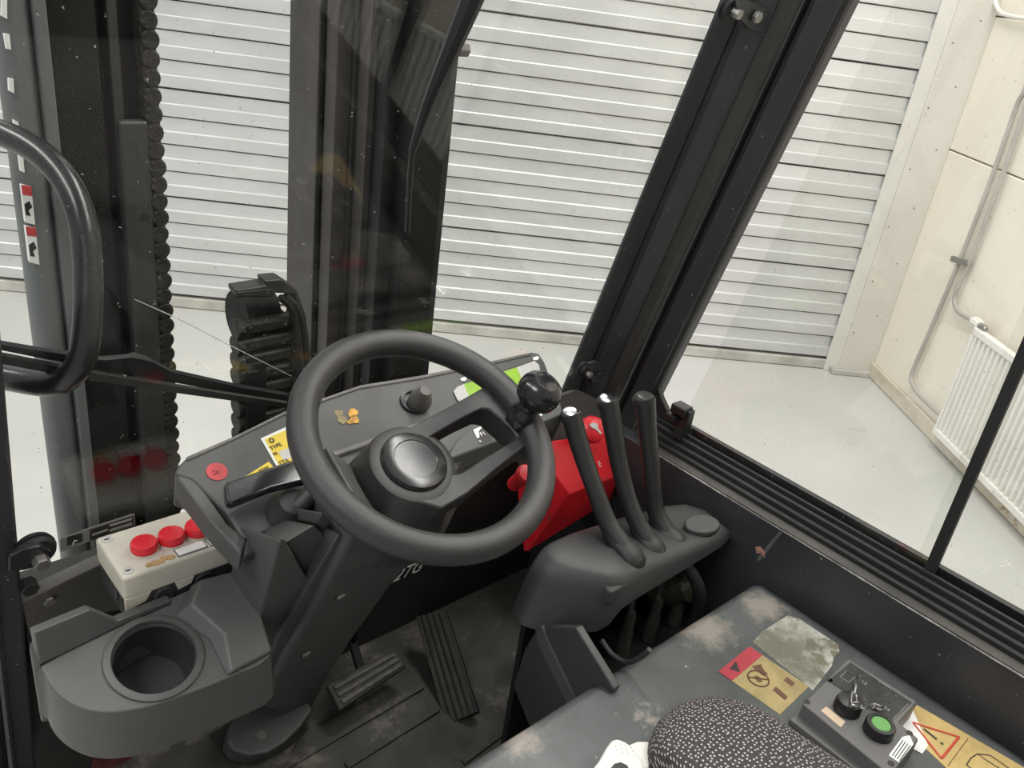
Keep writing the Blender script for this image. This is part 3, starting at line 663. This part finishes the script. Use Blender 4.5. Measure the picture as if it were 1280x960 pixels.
# ================================================================== PEDALS AND FLOOR
ap = thing('accelerator_pedal', 'long black ribbed accelerator pedal on the cab floor', 'pedal', HX((578, 898), .80))
A0, A1, A2, A3 = HX((558, 907), .775), HX((597, 890), .815), HX((556, 762), .875), HX((520, 772), .835)
pn = (A1-A0).cross(A3-A0).normalized()
if pn.z < 0: pn = -pn
prism('pedal_plate', [A0, A1, A2, A3], -pn*.012, RUBBER, ap, bevel=.002)
for k in range(5):
    f0, f1 = (k+.12)/5, (k+.72)/5
    prism('tread_rib', [A0.lerp(A1, f0), A0.lerp(A1, f1), A3.lerp(A2, f1), A3.lerp(A2, f0)], pn*.005, M('dusty_rubber', (.032, .03, .025), .75, var=.4, vscale=30, bump=.5, bscale=150), ap, bevel=.0012)
prism('pedal_arm', [A0.lerp(A3, .4)-pn*.012, A1.lerp(A2, .4)-pn*.012, A1.lerp(A2, .55)-pn*.012, A0.lerp(A3, .55)-pn*.012], V((.0, .02, -.05)), MASTB, ap)
bp_ = thing('brake_pedal', 'wide worn brake pedal beside the steering column foot', 'pedal', HZ((455, 850), .66))
B = [HZ(p, z_) for p, z_ in (((425, 888), .655), ((510, 832), .655), ((494, 810), .675), ((408, 856), .675))]
bn = (B[1]-B[0]).cross(B[3]-B[0]).normalized()
if bn.z < 0: bn = -bn
prism('pedal_plate', B, -bn*.012, MATS['dusty_rubber'], bp_, bevel=.004)
for k in range(3):
    f0, f1 = .12+k*.28, .28+k*.28
    prism('tread_rib', [B[0].lerp(B[3], f0).lerp(B[1].lerp(B[2], f0), .06), B[0].lerp(B[3], f0).lerp(B[1].lerp(B[2], f0), .94),
                        B[0].lerp(B[3], f1).lerp(B[1].lerp(B[2], f1), .94), B[0].lerp(B[3], f1).lerp(B[1].lerp(B[2], f1), .06)], bn*.003, M('worn_tread', (.055, .052, .045), .6, var=.6, vscale=60), bp_, bevel=.001)
tube('pedal_arm', [(B[2]+B[3])/2-bn*.01, HZ((440, 800), .70), HZ((450, 760), .80)], .009, MASTB, bp_, 8)
fm = thing('floor_mat', 'dirty dark rubber floor mat with stepped edges', 'mat', (.75, .8, .6))
prism('mat_sheet', [HZ(p, .6) for p in ((385, 905), (520, 832), (700, 730), (770, 760), (760, 900), (600, 1010), (330, 1010))], (0, 0, .004), FLOORM, fm, bevel=.001)
for (a0, a1, a2, a3) in (((345, 962), (350, 968), (530, 862), (524, 857)), ((430, 955), (436, 962), (550, 890), (545, 885)), ((575, 950), (581, 957), (650, 905), (645, 900))):
    prism('mat_step', [HZ(p, .604) for p in (a0, a1, a2, a3)], (0, 0, .005), FLOORM, fm, bevel=.001)
# white lettering low on the panel under the wheel
txt('panel_text', '2TG', HY((490, 728), 1.055), X_, Z_, .036, WHITE, cab, shear=.7)

# ================================================================== SEAT BASE
SZ = .951
sb = thing('seat_base', 'slate grey painted steel engine cover under the seat with warning labels', 'engine cover', (.8, 0, .6))
prism('cover', [V((.30, .526, SZ)), V((1.190, .526, SZ)), V((1.190, -.7, SZ)), V((.30, -.7, SZ))], (0, 0, -.345), SLATE, sb, bevel=.022, seg=5)
scuffs(DIRTYW, [(HZ((985, 812), .951), .15), (HZ((962, 808), .951), .11), (HZ((1000, 835), .951), .08)], (.13, .125, .09))
def sflat(name, px, mat, par, off=.0006, th=.0005): return prism(name, [HZ(p, SZ+off) for p in px], (0, 0, -th), mat, par)
s1 = sflat('warning_label', ((898, 839), (937, 808), (1011, 858), (975, 893)), OCHRE, sb)
sflat('label_band', ((898, 839), (937, 808), (953, 819), (915, 851)), REDL, s1, .001, .0004)
sflat('label_triangle', ((912, 836), (920, 826), (925, 840)), INK, s1, .0014, .0004)
LC = HZ((948, 848), SZ+.0012)
tube('prohibition_ring', circle(LC, X_, Y_, .0155, 28), .0011, BROWNINK, s1, 6, closed=True, flat=(1, 1))
tube('prohibition_bar', [LC+V((-.011, .011, 0)), LC+V((.011, -.011, 0))], .0010, BROWNINK, s1, 6)
prism('pictogram', [LC+V((x, y, -.0004)) for x, y in ((-.006, -.004), (-.001, -.007), (.004, -.002), (.003, .005), (-.003, .006))], (0, 0, .0005), BROWNINK, s1)
sflat('pictogram', ((940, 833), (951, 830), (955, 838), (960, 842), (955, 845), (946, 838)), BROWNINK, s1, .0012, .0004)
for a0, a1 in (((966, 862), (981, 875)), ((980, 850), (990, 858))):
    sflat('label_text', (a0, (a0[0]+4, a0[1]-4), (a1[0]+4, a1[1]-4), a1), BROWNINK, s1, .0012, .0004)
s2 = sflat('worn_label', ((941, 803), (952, 790), (985, 769), (1000, 774), (1048, 806), (1049, 815), (1042, 822), (1040, 832), (1016, 863), (1008, 856)), DIRTYW, sb)
s3 = sflat('caution_label', ((1146, 881), (1290, 965), (1290, 990), (1215, 990), (1128, 908)), TAN, sb)
s4 = sflat('torn_paper', ((1118, 904), (1126, 893), (1141, 887), (1150, 908), (1160, 932), (1153, 942), (1140, 935)), WHITE, s3, .0016, .0009)
def stripline(name, pts, w_, mat, par, z_=.0016):
    tube(name, [HZ(p, SZ+z_) for p in pts], w_, mat, par, 6, flat=(1, .5))
tri = ((1141, 903), (1199, 921), (1177, 948))
for i in range(3): stripline('triangle_edge', (tri[i], tri[(i+1) % 3]), .0017, REDINK, s3)
stripline('exclamation', ((1155, 911), (1171, 924)), .0016, INK, s3)
stripline('exclamation', ((1176, 928), (1179, 930.5)), .0016, INK, s3)
stripline('label_line', ((1210, 923), (1185, 957)), .0004, BROWNINK, s3)
for pts_ in (((1208, 956), (1214, 947), (1222, 942), (1230, 948), (1262, 968)), ((1222, 942), (1238, 944), (1270, 966)), ((1208, 956), (1225, 968))):
    stripline('book_pictogram', pts_, .0007, INK, s3)
# seat
def seat_material():
    mt = bpy.data.materials.new('dotted_seat_fabric'); mt.use_nodes = True; nt = mt.node_tree; b = nt.nodes['Principled BSDF']
    co = nd(nt, 'ShaderNodeTexCoord').outputs['UV']
    vo = nd(nt, 'ShaderNodeTexVoronoi', voronoi_dimensions='2D'); vo.inputs['Scale'].default_value = 148; vo.inputs['Randomness'].default_value = .6
    nt.links.new(co, vo.inputs['Vector'])
    d = ramp(nt, vo.outputs['Distance'], [(.16, (1, 1, 1)), (.24, (0, 0, 0))])
    n1 = ramp(nt, noise(nt, co, 260, 3), [(.3, (.028, .023, .023)), (.7, (.07, .06, .06))])
    c = mix(nt, d, n1, (.52, .5, .48)); nt.links.new(c, b.inputs['Base Color']); b.inputs['Roughness'].default_value = .9
    bpn = nd(nt, 'ShaderNodeBump'); bpn.inputs['Strength'].default_value = .5; bpn.inputs['Distance'].default_value = .001
    nt.links.new(d, bpn.inputs['Height']); nt.links.new(bpn.outputs[0], b.inputs['Normal']); return mt
se = thing('driver_seat', 'dark seat cushion in fabric covered with small pale dots', 'seat', (.66, .1, SZ))
plan = [(.700, .330), (.715, .375), (.75, .398), (.79, .405), (.83, .398), (.862, .378), (.884, .345), (.893, .30), (.897, .25), (.905, .18), (.91, .05), (.91, -.35), (.42, -.35), (.42, .15), (.5, .2), (.62, .24)]
pl_ = [V((x, y, 0)) for x, y in plan]
pl_ = spline(pl_, 4, True); cen = V((.74, .12, 0)); N_ = len(pl_); vs_ = []; fs = []
rings = [(1.0, .958), (1.012, .972), (1.01, .986), (.99, .997), (.95, 1.006), (.88, 1.013), (.75, 1.019), (.5, 1.024), (.25, 1.026)]
for s, z_ in rings: vs_ += [V((cen.x+(p.x-cen.x)*s, cen.y+(p.y-cen.y)*s, z_)) for p in pl_]
for k in range(len(rings)-1):
    for i in range(N_):
        j = (i+1) % N_; fs.append((k*N_+i, k*N_+j, (k+1)*N_+j, (k+1)*N_+i))
vs_.append(V((cen.x, cen.y, 1.026)))
fs += [((len(rings)-1)*N_+i, (len(rings)-1)*N_+(i+1) % N_, len(vs_)-1) for i in range(N_)]
fs.append(tuple(range(N_)))
me = mesh(vs_, fs); uv = me.uv_layers.new(name='uv')
for lo_ in me.loops:
    v_ = me.vertices[lo_.vertex_index].co; od = V((v_.x-cen.x, v_.y-cen.y)).normalized()*(1.026-v_.z)*1.3; uv.data[lo_.index].uv = (v_.x+od.x, v_.y+od.y)
link('cushion', me, seat_material(), se, smooth=60)
prism('backrest', [V((.46, -.30, 1.0)), V((.90, -.30, 1.0)), V((.86, -.42, 1.62)), V((.50, -.42, 1.62))], V((0, -.09, -.02)), M('dark_seat_back', (.03, .027, .027), .9), se, bevel=.03, seg=3)
# white perforated piece by the seat
wpz = thing('perforated_cover', 'white perforated plastic cover peeping out beside the seat front', 'cover', HZ((770, 945), SZ))
def HS(p, z_): return HZ(p, z_)
shape = [(736, 965), (748, 950), (757, 934), (764, 924), (772, 922), (782, 926), (793, 934), (802, 948), (808, 965), (808, 1000), (736, 1000)]
bp0 = [HS(p, .985) for p in shape]
prism('shell', [p for p in bp0], V((0, -.004, -.034)), WHITEP, wpz, bevel=.007, seg=4)
prism('side_flap', [HS(p, .975) for p in ((786, 930), (797, 926), (812, 926), (812, 960), (800, 960))], (0, 0, -.022), WHITEP, wpz, bevel=.003)
for k in range(12):
    pc = HS((768+(k % 4)*7+(k//4)*1.5, 928+(k % 4)*2.2+(k//4)*5), .9852)
    prism('perforation', circle(pc, X_, Y_, .0007, 6), (0, 0, .0002), MASTG, wpz)
prism('hole', [HS((p[0], p[1]), .9855) for p in ((762, 962), (768, 955), (776, 953), (784, 957), (788, 965), (775, 972))], (0, 0, .0006), INK, wpz)

# ignition box
kp = thing('ignition_box', 'grey switch panel with chained black cap and green button on the engine cover', 'switch panel', HZ((1068, 885), SZ))
KZ = .985
K = [HZ(p, KZ) for p in ((1003, 879), (1060, 822), (1147, 877), (1124, 903), (1149, 923), (1116, 966), (1110, 966))]
k0 = K[0]; k2 = K[2]
prism('box_body', K, (0, 0, -(KZ-SZ)), IGNP, kp, bevel=.003)
sfl = [V((k0.x-.016, k0.y+.004, .962)), V((k0.x+.002, k0.y+.004, .962)), V((k0.x+.002, K[6].y-.01, .962)), V((k0.x-.016, K[6].y-.01, .962))]
prism('box_flange', sfl, (0, 0, -.010), IGNP, kp, bevel=.002)
def kflat(name, px, mat, off=.0006, th=.0005, par=kp): return prism(name, [HZ(p, KZ+off) for p in px], (0, 0, -th), mat, par)
kl = kflat('face_label', ((1035, 851), (1063, 828), (1140, 878), (1114, 902)), M('scratched_black_film', (.02, .021, .021), .3, var=.3, vscale=60, chips=((.25, .25, .24), 130, .7)))
for pts_ in (((1050, 846), (1058, 839), (1069, 846), (1061, 853), (1050, 846)), ((1098, 851), (1114, 861)), ((1135, 880), (1116, 899))):
    tube('label_line', [HZ(p, KZ+.0011) for p in pts_], .0005, M('grey_print', (.3, .3, .28), .5), kl, 5)
for q, s_ in (((1075, 852), '12'), ((1103, 885), '24')):
    txt('label_text', s_, HZ(q, KZ+.0008), -Y_, X_, .009, MATS['grey_print'], kl)
for p in ((1037, 850), (1009, 877), (1137, 916), (1114, 954)):
    prism('screw_hole', circle(HZ(p, KZ+.0006), X_, Y_, .0045, 16), (0, 0, -.0004), INK, kp)
kc = HZ((1058, 887), KZ)
lathe('black_cap', kc, Z_, [(.0185, 0), (.0185, .012), (.0175, .014), (.0165, .0185), (.010, .021), (.001, .0215)], BLACK, kp, n=36)
gc = HZ((1097, 915), KZ)
gb = lathe('button_collar', gc, Z_, [(.020, 0), (.020, .013), (.0185, .016), (.0135, .0165), (.0128, .0145)], BLACK, kp, n=36)
lathe('green_button', gc, Z_, [(.0128, .010), (.0128, .0155), (.0115, .0165), (.001, .0168)], GREEN, kp, n=32)
kflat('paper_strip', ((1026, 888), (1033, 883), (1057, 902), (1051, 909)), M('beige_strip', (.55, .42, .3), .6))
kw = kflat('white_label', ((1111, 944), (1128, 921), (1137, 919), (1142, 930), (1124, 953)), WHITE)
for i in range(4):
    a0, a1 = (1115+i*3, 944+i*2.2), (1128.5+i*3, 924.5+i*2.2)
    kflat('label_text', (a0, (a0[0]+1.0, a0[1]+.8), (a1[0]+1.0, a1[1]+.8), a1), INK, .001, .0003, kw)
# chain
cpts = [HZ(p, z_) for p, z_ in (((1071, 848), KZ+.008), ((1068, 866), KZ+.020), ((1067, 880), KZ+.026), ((1078, 884), KZ+.020), ((1092, 882), KZ+.006), ((1102, 886), KZ+.004))]
for i in range(len(cpts)-1):
    a_, b_ = cpts[i], cpts[i+1]; t_ = (b_-a_); L = t_.length/2+.0026; t_.normalize(); u, w, _ = frame(t_)
    s_ = u if i % 2 else w; c_ = (a_+b_)/2; hw = .0034
    path = [c_+t_*(L-hw)*q+s_*hw*r_ + t_*hw*e for q, r_, e in ((1, 1, 0), (1, .6, .75), (1, 0, 1), (1, -.6, .75), (1, -1, 0), (-1, -1, 0), (-1, -.6, -.75), (-1, 0, -1), (-1, .6, -.75), (-1, 1, 0))]
    tube('chain_link', path, .00135, STEEL, kp, 6, closed=True)

# ================================================================== LEVER CONSOLE
lc = thing('lever_console', 'dark grey plastic console carrying the three hydraulic levers', 'console', (1.0, .62, .6))
# moulded shell: lofted sections along X
plan = [(1.178, .590, .998), (1.14, .582, .998), (1.06, .579, .998), (.98, .577, .998), (.91, .576, .997), (.878, .576, .992), (.860, .579, .968), (.842, .586, .958), (.815, .604, .957), (.79, .622, .957), (.768, .641, .957), (.757, .66, .957), (.760, .69, .957), (.79, .705, .957), (.86, .708, .957), (1.0, .704, .957), (1.12, .695, .957), (1.165, .68, .975), (1.185, .65, .99)]
vs_, fs = [], []; NP_ = len(plan); cx0, cy0, hx0, hy0 = .972, .648, .214, .075
for ins_, zz in ((0, None), (0.002, 1.034), (.005, 1.049), (.011, 1.060), (.019, 1.066), (.04, 1.069), (.060, 1.070)):
    for x, y, zb in plan:
        sx, sy = 1-ins_*1.25/hx0, 1-ins_*.95/hy0
        lean = 0 if zz is None else (zz-.957)*.28*max(0, min(1, (.90-x)/.12))      # the left end leans in
        vs_.append(V((cx0+(x-cx0)*sx+lean, cy0+(y-cy0)*sy, zb if zz is None else .998+(zz-.998)*max(.38, min(.86, .83-1.4*(x-.85)))+(cy0+(y-cy0)*sy-.635)*.08)))
for k in range(6):
    for i in range(NP_):
        j = (i+1) % NP_; fs.append((k*NP_+i, k*NP_+j, (k+1)*NP_+j, (k+1)*NP_+i))
fs += [tuple(range(NP_)), tuple(range(6*NP_, 7*NP_))]
link('console_shell', mesh(vs_, fs), CONSP, lc, smooth=60)
obox('corner_lug', V((.868, .588, 1.022)), X_*.020, Y_*.008, Z_*.014, CONSP, lc, bevel=.005)
bc = HZ((878, 655), 1.037); bu, bv = V((.9, -.35, 0)).normalized(), V((.35, .9, .2)).normalized()
prism('blank_cap', [bc+bu*.034*math.cos(k*math.pi/14)+bv*.021*math.sin(k*math.pi/14)-Z_*.008 for k in range(28)], Z_*.010, CONSP, lc, bevel=.0035, seg=3)
# lower side cover
HXl = lambda p: HX(p, .776)
prism('lower_cover', [HXl(p) for p in ((672, 783), (720, 785), (768, 862), (700, 960), (660, 905), (641, 858), (655, 812))], X_*.014, CONSP, lc, bevel=.003)
prism('cover_edge', [HX(p, .772) for p in ((668, 786), (677, 782), (684, 800), (724, 885), (714, 893), (672, 806))], X_*.006, PLAST, lc, bevel=.002)
# the linkage inside the gap
RODM = M('grimy_rod', (.06, .055, .047), .45, var=.4, vscale=40)
for px_r in ((787, 775), (821, 758), (852, 742)):
    q = HY(px_r, .625)
    tube('link_rod', [V((q.x, .63, 1.03)), V((q.x, .627, q.z))], .005, DSTEEL, lc, 8)
    lathe('rod_sleeve', q, -Z_, [(.007, -.02), (.0095, -.012), (.0095, .02), (.012, .026), (.012, .2)], RODM, lc, n=16)
box('valve_block', (.86, .60, .66), (1.15, .68, .80), MASTB, lc, bevel=.006)
random.seed(5)
vv = HY((872, 740), .60)
lathe('valve_body', vv+V((.0, .04, -.02)), V((.3, -.7, .5)), [(.026, -.05), (.03, 0), (.028, .02), (.018, .028), (.012, .034)], M('greenish_grime', (.06, .062, .04), .4, var=.5, vscale=40, bump=.8, bscale=90, bdist=.006), lc, n=14)
tube('hose', [V((1.08, .62, .98)), V((1.10, .58, .93)), V((1.12, .58, .85)), V((1.10, .60, .75))], .011, RUBBER, lc, 10, 4)
tube('wire_loop', [HX(p, .83) for p in ((752, 800), (765, 818), (783, 828), (800, 822), (812, 812))], .004, MASTM, lc, 8, 4)
box('cavity_back', (.80, .69, .60), (1.19, .70, 1.0), PAINT_D, lc)

# three levers
def hyd_lever(x, px, label, capmat, r_top=.0162):
    t = thing('hydraulic_lever', label, 'lever', V((x, .60, 1.05)), 'hydraulic levers on the console')
    pts_ = [HX(p, x+.022*i/(len(px)-1)) for i, p in enumerate(px)]
    pts_[-1] = pts_[-1]+V((0, .004, -.006))
    n__ = len(pts_); rad = [.0140+.0035*max(0, (f-.45)/.55)**1.3 if f > .45 else .0140+.0022*((.45-f)/.45) for f in [i/(n__-1) for i in range(n__)]]
    rad[0] = r_top*.97
    d0 = ((pts_[0]-pts_[1]).normalized()*.5+V((-.1, -.28, .62))).normalized()
    tube('grip', pts_, rad, LEVERP, t, 20, 5)
    fl = [pts_[-3], pts_[-2], pts_[-1]]
    tube('flared_foot', [pts_[-3]+V((0, .004, 0)), pts_[-2]+V((0, .006, 0)), pts_[-1]+V((0, .004, .002)), pts_[-1]+V((0, .012, -.03))], [.014, .019, .0225, .022], LEVERP, t, 18, 4, flat=(1, .85))
    lathe('grip_collar', pts_[0]-d0*.010, d0, [(r_top-.0004, -.002), (r_top+.0006, 0), (r_top+.0008, .006), (r_top-.0008, .0105), (r_top-.003, .0125), (.0105, .013)], LEVERP, t, n=28)
    lathe('cap_disc', pts_[0]-d0*.010, d0, [(.0132, .0115), (.0132, .0138), (.0115, .0145), (.001, .0147)], capmat, t, n=28)
    return t
MIRR = M('polished_cap', (.75, .78, .8), .12, metal=1, var=.1)
hyd_lever(.905, [(714, 517), (722, 548), (733, 582), (746, 618), (759, 652), (776, 680), (797, 703)], 'leftmost hydraulic lever with shiny pale cap beside the steering wheel', MIRR)
hyd_lever(.968, [(760, 500), (767, 540), (774, 580), (784, 620), (796, 652), (808, 674), (824, 692)], 'middle hydraulic lever with shiny white cap', MIRR, .0172)
hyd_lever(1.030, [(806, 497), (809, 535), (813, 575), (816, 612), (820, 640), (832, 664), (852, 683)], 'rightmost hydraulic lever with dull dark cap', M('dull_dark_cap', (.05, .048, .046), .3, var=.3), .018)

# ================================================================== RED BOX
rb = thing('red_control_box', 'bright red painted box with folded front below the right window corner', 'box', (1.05, .86, .95))
q = [HY(p, y_) for p, y_ in (((690, 549), .875), ((760, 548), .875), ((773, 594), .835), ((737, 609), .835), ((712, 618), .835), ((690, 588), .85))]
top_ = [HY((686, 549), .885), HY((764, 540), .885), HY((773, 594), .835), HY((712, 619), .825)]
zt = sum(p.z for p in top_)/4
low_ = [HY((640, 640), .93), HY((770, 620), .93), HY((765, 628), .87), HY((662, 688), .835)]
ft = [HY((690, 588), .84)]
vs_ = [HY((680, 552), .885), HY((764, 541), .885), HY((774, 594), .84), HY((737, 608), .835), HY((712, 618), .83), HY((690, 588), .845),    # upper face
       HY((655, 690), .845), HY((661, 688), .835), HY((762, 626), .86), HY((770, 620), .95), HY((650, 650), .95), HY((648, 600), .92)]
fs = [(0, 1, 2, 3, 4, 5), (4, 3, 2, 8, 7), (5, 4, 7, 6), (0, 5, 6, 10, 11), (2, 1, 9, 8), (1, 0, 11, 10, 9), (6, 7, 8, 9, 10)]
link('box_shell', mesh(vs_, fs), RED, rb, smooth=0, bevel=.002)
kx = HY((745, 537), .855)
kax = V((-.25, -.75, .6)).normalized()
rk = lathe('red_knob', kx+V((0, .016, -.01)), kax, [(.014, -.02), (.017, -.004), (.0245, .002), (.0255, .013), (.0225, .023), (.015, .0285), (.001, .030)], REDP, rb, n=32)
ku, kv = X_, kax.cross(X_)
prism('arrow_mark', [kx+V((0, .016, -.01))+kax*.0292+ku*a_*1.3+kv*b_*1.3 for a_, b_ in ((-.011, .008), (-.005, .010), (.004, .006), (.010, -.002), (.008, -.010), (.003, -.009), (-.002, -.001), (-.008, .003))], kax*.0015, PALE, rk)
cx_ = HY((655, 595), .86)
lathe('red_plunger', cx_, V((-.2, -.6, .75)), [(.013, -.05), (.014, 0), (.0175, .004), (.0175, .012), (.014, .017), (.001, .018)], REDP, rb, n=28)
un = (vs_[1]-vs_[0]).normalized(); uup = (vs_[0]-vs_[5]).normalized()
fn = un.cross(uup).normalized()
if fn.z < 0: fn = -fn
txt('box_text', 'E', HY((746, 585), .85)+fn*.006, un, uup, .016, PALE, rb)

# ================================================================== MAST
def mast_px(px, y): return HY((px, 300), y).x
ml = thing('mast_upright', 'black left mast rail behind a grey lift cylinder with warning stickers', 'mast', (.38, 1.25, 0))
ZB, ZT = .05, 2.6
def vbox(name, x0, x1, y0, y1, mat, par, bevel=.003, z0=ZB, z1=ZT): return box(name, (x0, y0, z0), (x1, y1, z1), mat, par, bevel=bevel)
vbox('outer_rail', .330, .388, 1.20, 1.32, MASTB, ml)
vbox('rail_edge', .315, .330, 1.19, 1.23, MASTG, ml)
vbox('inner_rail', .388, .404, 1.235, 1.32, PAINT_D, ml)
vbox('guide_strip', .404, .418, 1.21, 1.32, MASTM, ml)
vbox('chain_channel', .418, .452, 1.235, 1.32, PAINT_D, ml)
vbox('cover_plate', .404, .444, 1.195, 1.212, MASTM, ml, .006, ZB, HY((165, 150), 1.2).z)
lathe('plate_hole', HY((181, 271), 1.1945), -Y_, [(.005, 0), (.005, .0012)], INK, ml, n=16)
cyl = lathe('lift_cylinder', V((.296, 1.215, ZB)), Z_, [(.0215, 0), (.0215, ZT)], MASTG, ml, n=32)
yf = 1.1995-.006
def cyf(p): return HY(p, yf)
for (a0, a1, a2, a3) in (((2, -10), (9, -12), (9, 24), (2, 20)), ((5, 42), (12, 43), (14, 62), (8, 61)), ((11, 98), (17, 99), (18, 117), (12, 114)), ((17, 150), (23, 153), (24, 166), (19, 165)), ((23, 192), (29, 196), (31, 216), (26, 214))):
    pp = [cyf(p) for p in (a0, a1, a2, a3)]
    prism('painted_letter', pp, V((0, .012, 0)), WHITE, cyl)
for (ytop, ymid, ybot, dx) in ((231, 243, 281, 0), (283, 294, 331, 5.5)):
    x0, x1 = 26.5+dx, 39+dx
    stk = prism('warning_sticker', [cyf(p) for p in ((x0, ytop), (x1, ytop+2), (x1+5, ybot), (x0+5.5, ybot-3))], V((0, .014, 0)), WHITE, cyl)
    prism('sticker_band', [cyf(p)-V((0, .0004, 0)) for p in ((x0, ytop), (x1, ytop+2), (x1+1.5, ymid+2), (x0+1.5, ymid))], V((0, .002, 0)), REDL if 0 else REDS, stk)
    prism('sticker_picture', [cyf(p)-V((0, .0004, 0)) for p in ((x0+4, ymid+12), (x0+10, ymid+8), (x0+14, ymid+16), (x0+9, ymid+20), (x0+12, ymid+27), (x0+6, ymid+26))], V((0, .002, 0)), INK, stk)
# lift chain: one link shape, copied down the run
lch = thing('lift_chain', 'greasy black lift chain running up beside the left mast rail', 'chain', (.46, 1.21, ZB))
lk = None; pit = .0238
prof = []
for i in range(16):
    an = 2*math.pi*i/16; prof.append(V((0, .017*math.cos(an)*1.0, .0195*math.sin(an))))
nlink = int((2.25-.55)/pit)
for i in range(nlink):
    z_ = .55+i*pit
    if lk is None:
        poly = [V((.452+.0125*math.cos(2*math.pi*j/14), 1.195, .0132*math.sin(2*math.pi*j/14))) for j in range(14)]
        lk = prism('chain_link', poly, V((0, .03, 0)), GREASE, lch, bevel=.003)
        lk.location.z = z_
    else:
        o = lk.copy(); COL.objects.link(o); o.parent = lch; o.matrix_parent_inverse = lk.matrix_parent_inverse.copy(); o.location = (random.uniform(-.001, .001), 0, z_)
vbox('chain_core', .440, .4605, 1.199, 1.222, GREASE, lch, .002, .5, 2.3)
# right upright, nested rails
mr = thing('mast_upright', 'black right mast rail of nested steel channels behind the windscreen', 'mast', (.87, 1.25, 0))
for px0, px1, y0, mat_, nm in ((503, 546, 1.200, MASTB, 'outer_rail'), (472, 505, 1.235, PAINT_D, 'rail_web'), (460, 474, 1.265, MASTB, 'rail_web'), (450, 461, 1.27, MASTL, 'inner_rail'),
                               (440, 452, 1.30, MASTB, 'rail_web'), (433, 441, 1.30, MASTM, 'inner_rail'), (413, 434, 1.31, MASTL, 'middle_rail'), (397, 414, 1.345, MASTB, 'rail_web'), (392, 398, 1.35, MASTL, 'rail_edge')):
    x0, x1 = mast_px(px0, y0), mast_px(px1, y0)
    vbox(nm, x0, x1, y0, y0+.10, mat_, mr, .0025)
vbox('rail_edge', mast_px(545, 1.2), mast_px(553, 1.2), 1.203, 1.25, PAINT_D, mr, .002)
hexbolt('rail_bolt', HY((571, 62), 1.215), X_, .012, .022, MASTL, mr)
# centre lift cylinder chain with guard
cc = thing('chain_pulley', 'greasy black chain over a pulley with bent guard plate between the mast rails', 'chain pulley', (.62, 1.24, .3))
YP = 1.2
def PY(p, y=YP): return HY(p, y)
xL, xR = PY((292, 430)).x, PY((368, 430)).x
zT = PY((330, 372)).z
cx_ = (xL+xR)/2
lathe('pulley', V((xL+.03, 1.25, zT-.05)), X_, [(.045, 0), (.045, xR-xL-.05)], MASTB, cc, n=28)
# chain band: rungs wrapped over the pulley and down the near side
nr = 0
for k in range(22):
    if k < 8:
        an = R(-10+k*14); c_ = V((cx_, 1.25+.058*math.cos(R(180)-an+R(0))*1.0, zT-.05+.058*math.sin(an)))
        nrm = V((0, -math.cos(an), math.sin(an)))
    if k < 8 and False: pass
    else:
        nrm = V((0, -1, 0)); c_ = V((cx_, 1.197, zT-.045-k*.0285))
    t_ = nrm.cross(X_)
    hw_ = (xR-xL)/2
    obox('chain_rung', c_, X_*hw_*.98, nrm*.012, t_*.0105, GREASE, cc, bevel=.006)
    for sx in (-1, 1):
        u, w, a_ = frame(X_)
        prism('chain_link', [c_+X_*sx*hw_*.9-X_*.006+t_*.0165*math.cos(2*math.pi*j/12)+nrm*.019*math.sin(2*math.pi*j/12) for j in range(12)], X_*.013, GREASE, cc, bevel=.002)
obox('chain_face', V((cx_-.028, 1.176, zT-.16)), X_*.018, Y_*.004, Z_*.06, MASTB, cc, bevel=.006)
obox('cylinder_head', V((cx_+.022, 1.255, zT-.4)), X_*.030, Y_*.04, Z_*.36, MASTB, cc, bevel=.01)
GP = M('brown_grey_guard', (.035, .033, .03), .5, var=.3)
prism('guard_plate', [PY(p, 1.175) for p in ((295, 363), (333, 357), (331, 351), (352, 349), (372, 362), (384, 398), (384, 408), (378, 405), (368, 368), (345, 367), (296, 371))], V((0, .03, .002)), GP, cc, bevel=.003)
prism('guard_tab', [PY(p, 1.17) for p in ((296, 365), (340, 360), (344, 366), (340, 371), (296, 371))], V((0, .004, -.003)), GP, cc, bevel=.002)
hs = [[(350, 372), (362, 382), (370, 405), (373, 440), (375, 480), (376, 520)], [(356, 370), (371, 384), (379, 408), (383, 440), (385, 480), (386, 520)]]
for q in hs: tube('hydraulic_hose', [PY(p, 1.18) for p in q], .0065, RUBBER, cc, 10, 4)
